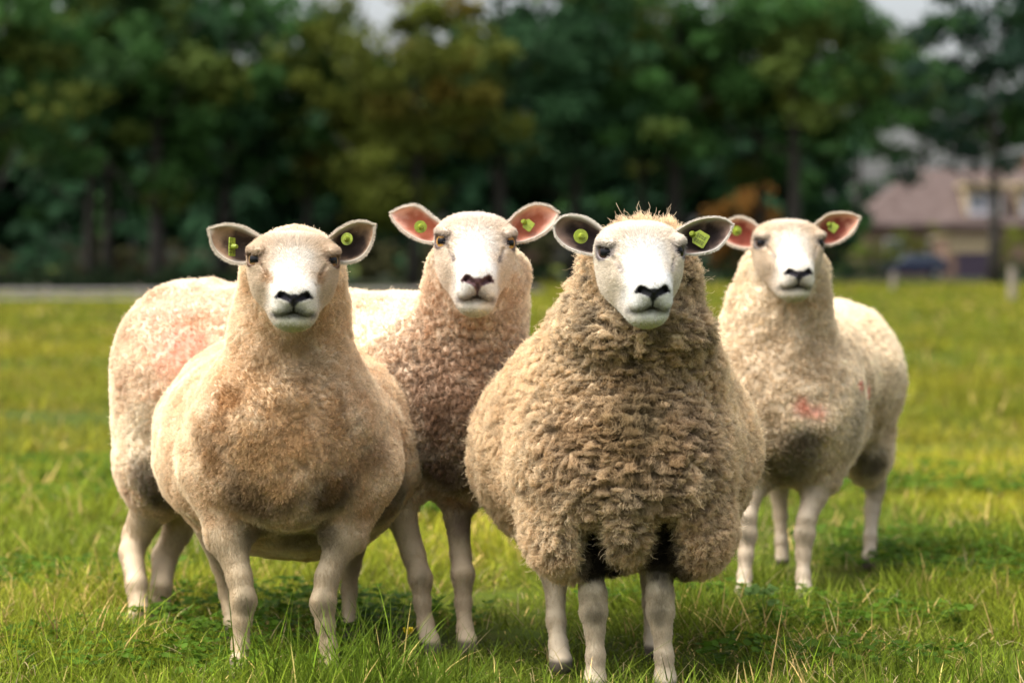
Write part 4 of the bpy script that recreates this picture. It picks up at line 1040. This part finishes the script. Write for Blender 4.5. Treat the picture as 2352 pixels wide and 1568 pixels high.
sheepC = dict(seed=33, d0=4.61, root=(1420, 4.8), label='round sheep in thick unshorn brown fleece with a tufted crown, standing front and centre right',
  wool_len=.018, tuft=.005, legk=.80, crease_shade=.6, wool=(.80, .66, .46), tan=(.50, .345, .19), legcol=(.60, .50, .36), wool_z=.30, dirt=.18, hh=.0024,
  torso=[('E', 1412, 1030, .42, 334, .42, 268), ('E', 1418, 905, .24, 262, .26, 190), ('E', 1430, 1065, .10, 262, .22, 246), 
         ('R', (1445, 810, .12, 212), (1467, 655, .06, 146)),
         ('E', 1300, 1225, .06, 104, .12, 104), ('E', 1592, 1220, .06, 100, .12, 106), ('E', 1440, 1140, .0, 90, .10, 140), ('E', 1468, 760, .01, 172, .10, 80)],
  legs=[[(1345, 1200, .06, 60), (1355, 1310, .05, 34), (1362, 1360, .04, 36), (1363, 1400, .04, 36), (1366, 1440, .04, 25), (1368, 1500, .04, 23), (1367, 1555, .04, 28), (1366, 1590, .02, 32)],
        [(1530, 1200, .06, 60), (1516, 1310, .05, 34), (1516, 1360, .04, 36), (1517, 1400, .04, 36), (1520, 1440, .04, 25), (1525, 1500, .04, 23), (1528, 1555, .04, 28), (1530, 1590, .02, 32)],
        [(1245, 1230, .42, 66), (1275, 1330, .37, 30), (1277, 1420, .34, 24), (1283, 1480, .32, 24), (1287, 1515, .3, 30), (1288, 1525, .28, 33)],
        [(1500, 1230, .5, 50), (1498, 1380, .5, 24), (1500, 1460, .48, 22), (1500, 1490, .46, 25)]],
  knees=[(1368, 1412, 0, 15), (1514, 1412, 0, 15)],
  fold=dict(at=(1470, 960, -.08), r=(.17, .25, .25), f=17, a=.024),
  lumps=[(1480, 790, -.1, (.17, .25, .11), 30, .020, .9), (1440, 1080, -.1, (.25, .3, .24), 40, .013, 1.2), (1330, 700, 0, (.10, .2, .14), 44, .009, .8), (1610, 700, 0, (.08, .2, .14), 44, .009, .8)],
  stains_shade=[(1364, 1228, -.05, 92, (.008, .006, .005), 1.), (1530, 1222, -.05, 98, (.008, .006, .005), 1.), (1362, 1262, -.05, 66, (.008, .006, .005), 1.), (1530, 1262, -.05, 72, (.008, .006, .005), 1.), (1300, 1010, -.1, 120, (.42, .27, .15), .55), (1600, 1000, -.1, 110, (.34, .23, .15), .5),  # near-black armpits: dirt plus the shade of the hollows, painted on
          (1480, 800, -.1, 110, (.52, .40, .24), .5), (1340, 640, -.03, 14, (.02, .015, .015), .9), (1582, 640, -.0, 13, (.02, .015, .015), .9), (1450, 1000, -.15, 225, (.34, .22, .105), .8), (1480, 960, -.15, 90, (.30, .235, .13), .6), (1450, 1150, -.1, 60, (.38, .30, .19), .6),
          (1365, 1280, .03, 64, (.02, .015, .01), .95), (1520, 1280, .03, 64, (.02, .015, .01), .9), (1170, 1280, .4, 70, (.06, .05, .035), .8)],  # blackened leg tops carry the painted armpit dirt and shade downward
  hollows=[(1362, 1250, -.10, (.040, .16, .062)), (1528, 1246, -.10, (.044, .16, .068))],
  clefts=[(1486, 745, 1490, 860, -.15, .012, .014), (1478, 900, 1470, 1120, -.2, .014, .010)],
  head=dict(at=(1472, 578), dd=-.11, s=.965, sv=.885, yaw=7, roll=-1, face=(.82, .80, .765), warm=(.84, .77, .66), gland=(.30, .26, .26), gl=.6, lip=(.30, .29, .27), nose=(.008, .008, .010),
     iris=(.05, .028, .02), inner=(.26, .17, .13), deep=(.016, .009, .008), earfuzz=.7,
     ear_l=([(1400, 540), (1368, 512), (1335, 494), (1292, 493), (1267, 516)], [(1385, 586), (1345, 583), (1305, 570), (1278, 547), (1267, 516)]),
     ear_r=([(1548, 532), (1594, 506), (1635, 497), (1666, 500), (1688, 514)], [(1560, 584), (1605, 584), (1648, 572), (1672, 546), (1688, 514)]),
     tags=[dict(kind='disc', at=(1334, 543), rot=20, nx=.25, size=.030), dict(kind='flag', at=(1606, 547), rot=150, nx=-.25, size=.036, print=True, pin=(.45, 0))]),
  long=[(1465, 545, .05, .11, 1.9), (1480, 1120, -.1, .22, 1.3), (1310, 1290, 0, .15, 1.2)],
  n_face=42000, n_leg=26000, n_wool=280000, per_lock=22, lock_jit=.003, lock_wild=.28, grain=16, grain_amp=.55, droop=.35, clump=.85, crimp=.0026, crimp_n=1.8, K=7, fib=.0005)
sheepD = dict(seed=44, d0=5.88, root=(1850, 6.2), label='cream sheep at far right with two small red dye marks, standing behind the thick-fleeced one',
  wool_len=.010, tuft=.003, legk=.72, wool=(.86, .75, .58), tan=(.48, .35, .20), legcol=(.56, .46, .34), wool_z=.38, dirt=.0,
  torso=[('E', 1800, 925, .12, 186, .20, 190), ('R', (1815, 870, .25, 170), (1925, 860, .75, 148)), ('E', 1925, 865, .70, 138, .28, 172),
         ('R', (1780, 810, .1, 150), (1803, 640, .04, 104)), ('E', 1990, 1010, .74, 64, .13, 110),
         ('R', (1900, 1010, .12, 70), (1884, 1090, .10, 48)), ('R', (1740, 1030, .1, 60), (1728, 1100, .08, 42)), ('E', 1830, 960, .5, 160, .3, 150)],
  legs=[[(1892, 1050, .12, 62), (1870, 1135, .08, 38), (1852, 1190, .05, 27), (1848, 1222, .05, 30), (1845, 1270, .05, 21), (1845, 1320, .04, 20), (1846, 1350, .03, 23), (1847, 1370, .02, 26)],
        [(1736, 1060, .1, 52), (1725, 1135, .06, 31), (1717, 1185, .04, 26), (1715, 1222, .04, 30), (1713, 1270, .03, 21), (1710, 1320, .02, 20), (1708, 1355, .0, 23), (1706, 1378, -.01, 26)],
        [(2005, 1050, .76, 52), (2010, 1115, .82, 30), (2003, 1170, .80, 21), (1999, 1230, .76, 18), (1997, 1275, .74, 20), (1996, 1295, .72, 23)],
        [(1788, 1050, .66, 50), (1788, 1120, .7, 28), (1793, 1180, .7, 20), (1795, 1240, .69, 18), (1797, 1285, .68, 22)]],
  knees=[(1850, 1225, 0, 13), (1713, 1222, 0, 13)],
  stains_shade=[(1860, 1020, 0, 50, (.06, .045, .03), .85), (1800, 1030, -.05, 60, (.24, .17, .09), .5), (1848, 925, -.08, 26, (.66, .20, .14), .6), (1880, 935, -.05, 26, (.62, .16, .12), .45), (2002, 905, .5, 24, (.80, .10, .09), .85), (1985, 885, .5, 12, (.8, .1, .1), .7),
          (2010, 1080, .7, 50, (.13, .10, .07), .8), (1985, 980, .6, 70, (.34, .28, .20), .5), (1800, 1090, .05, 80, (.10, .08, .04), .7)],
  head=dict(at=(1813, 558), dd=-.08, s=.99, sv=.86, yaw=4, roll=0, face=(.80, .745, .66), warm=(.72, .60, .45), gland=(.25, .22, .20), gl=.6, lip=(.28, .26, .22), nose=(.03, .026, .035),
     iris=(.10, .06, .04), inner=(.76, .42, .28), deep=(.22, .05, .03),
     ear_l=([(1748, 524), (1718, 502), (1692, 497), (1668, 508), (1652, 532)], [(1742, 570), (1705, 570), (1678, 562), (1660, 550), (1652, 532)]),
     ear_r=([(1872, 516), (1902, 492), (1930, 487), (1958, 489), (1978, 498)], [(1880, 560), (1912, 563), (1945, 546), (1966, 524), (1978, 498)]),
     tags=[dict(kind='disc', at=(1692, 530), rot=20, nx=.2, size=.026), dict(kind='flag', at=(1912, 521), rot=145, nx=-.3, size=.028)]),
  long=[(1810, 515, .08, .10, 2.0), (1700, 640, .1, .12, 1.5)],
  n_face=26000, n_leg=22000, n_wool=130000, per_lock=15, lock_jit=.002, lock_wild=.3, grain=18, grain_amp=.4, droop=.2, clump=.45, crimp=.0014, crimp_n=1.5, lockvar=.07, K=5, fib=.00065)
for sp in (sheepA, sheepB, sheepC, sheepD): make_sheep(sp)
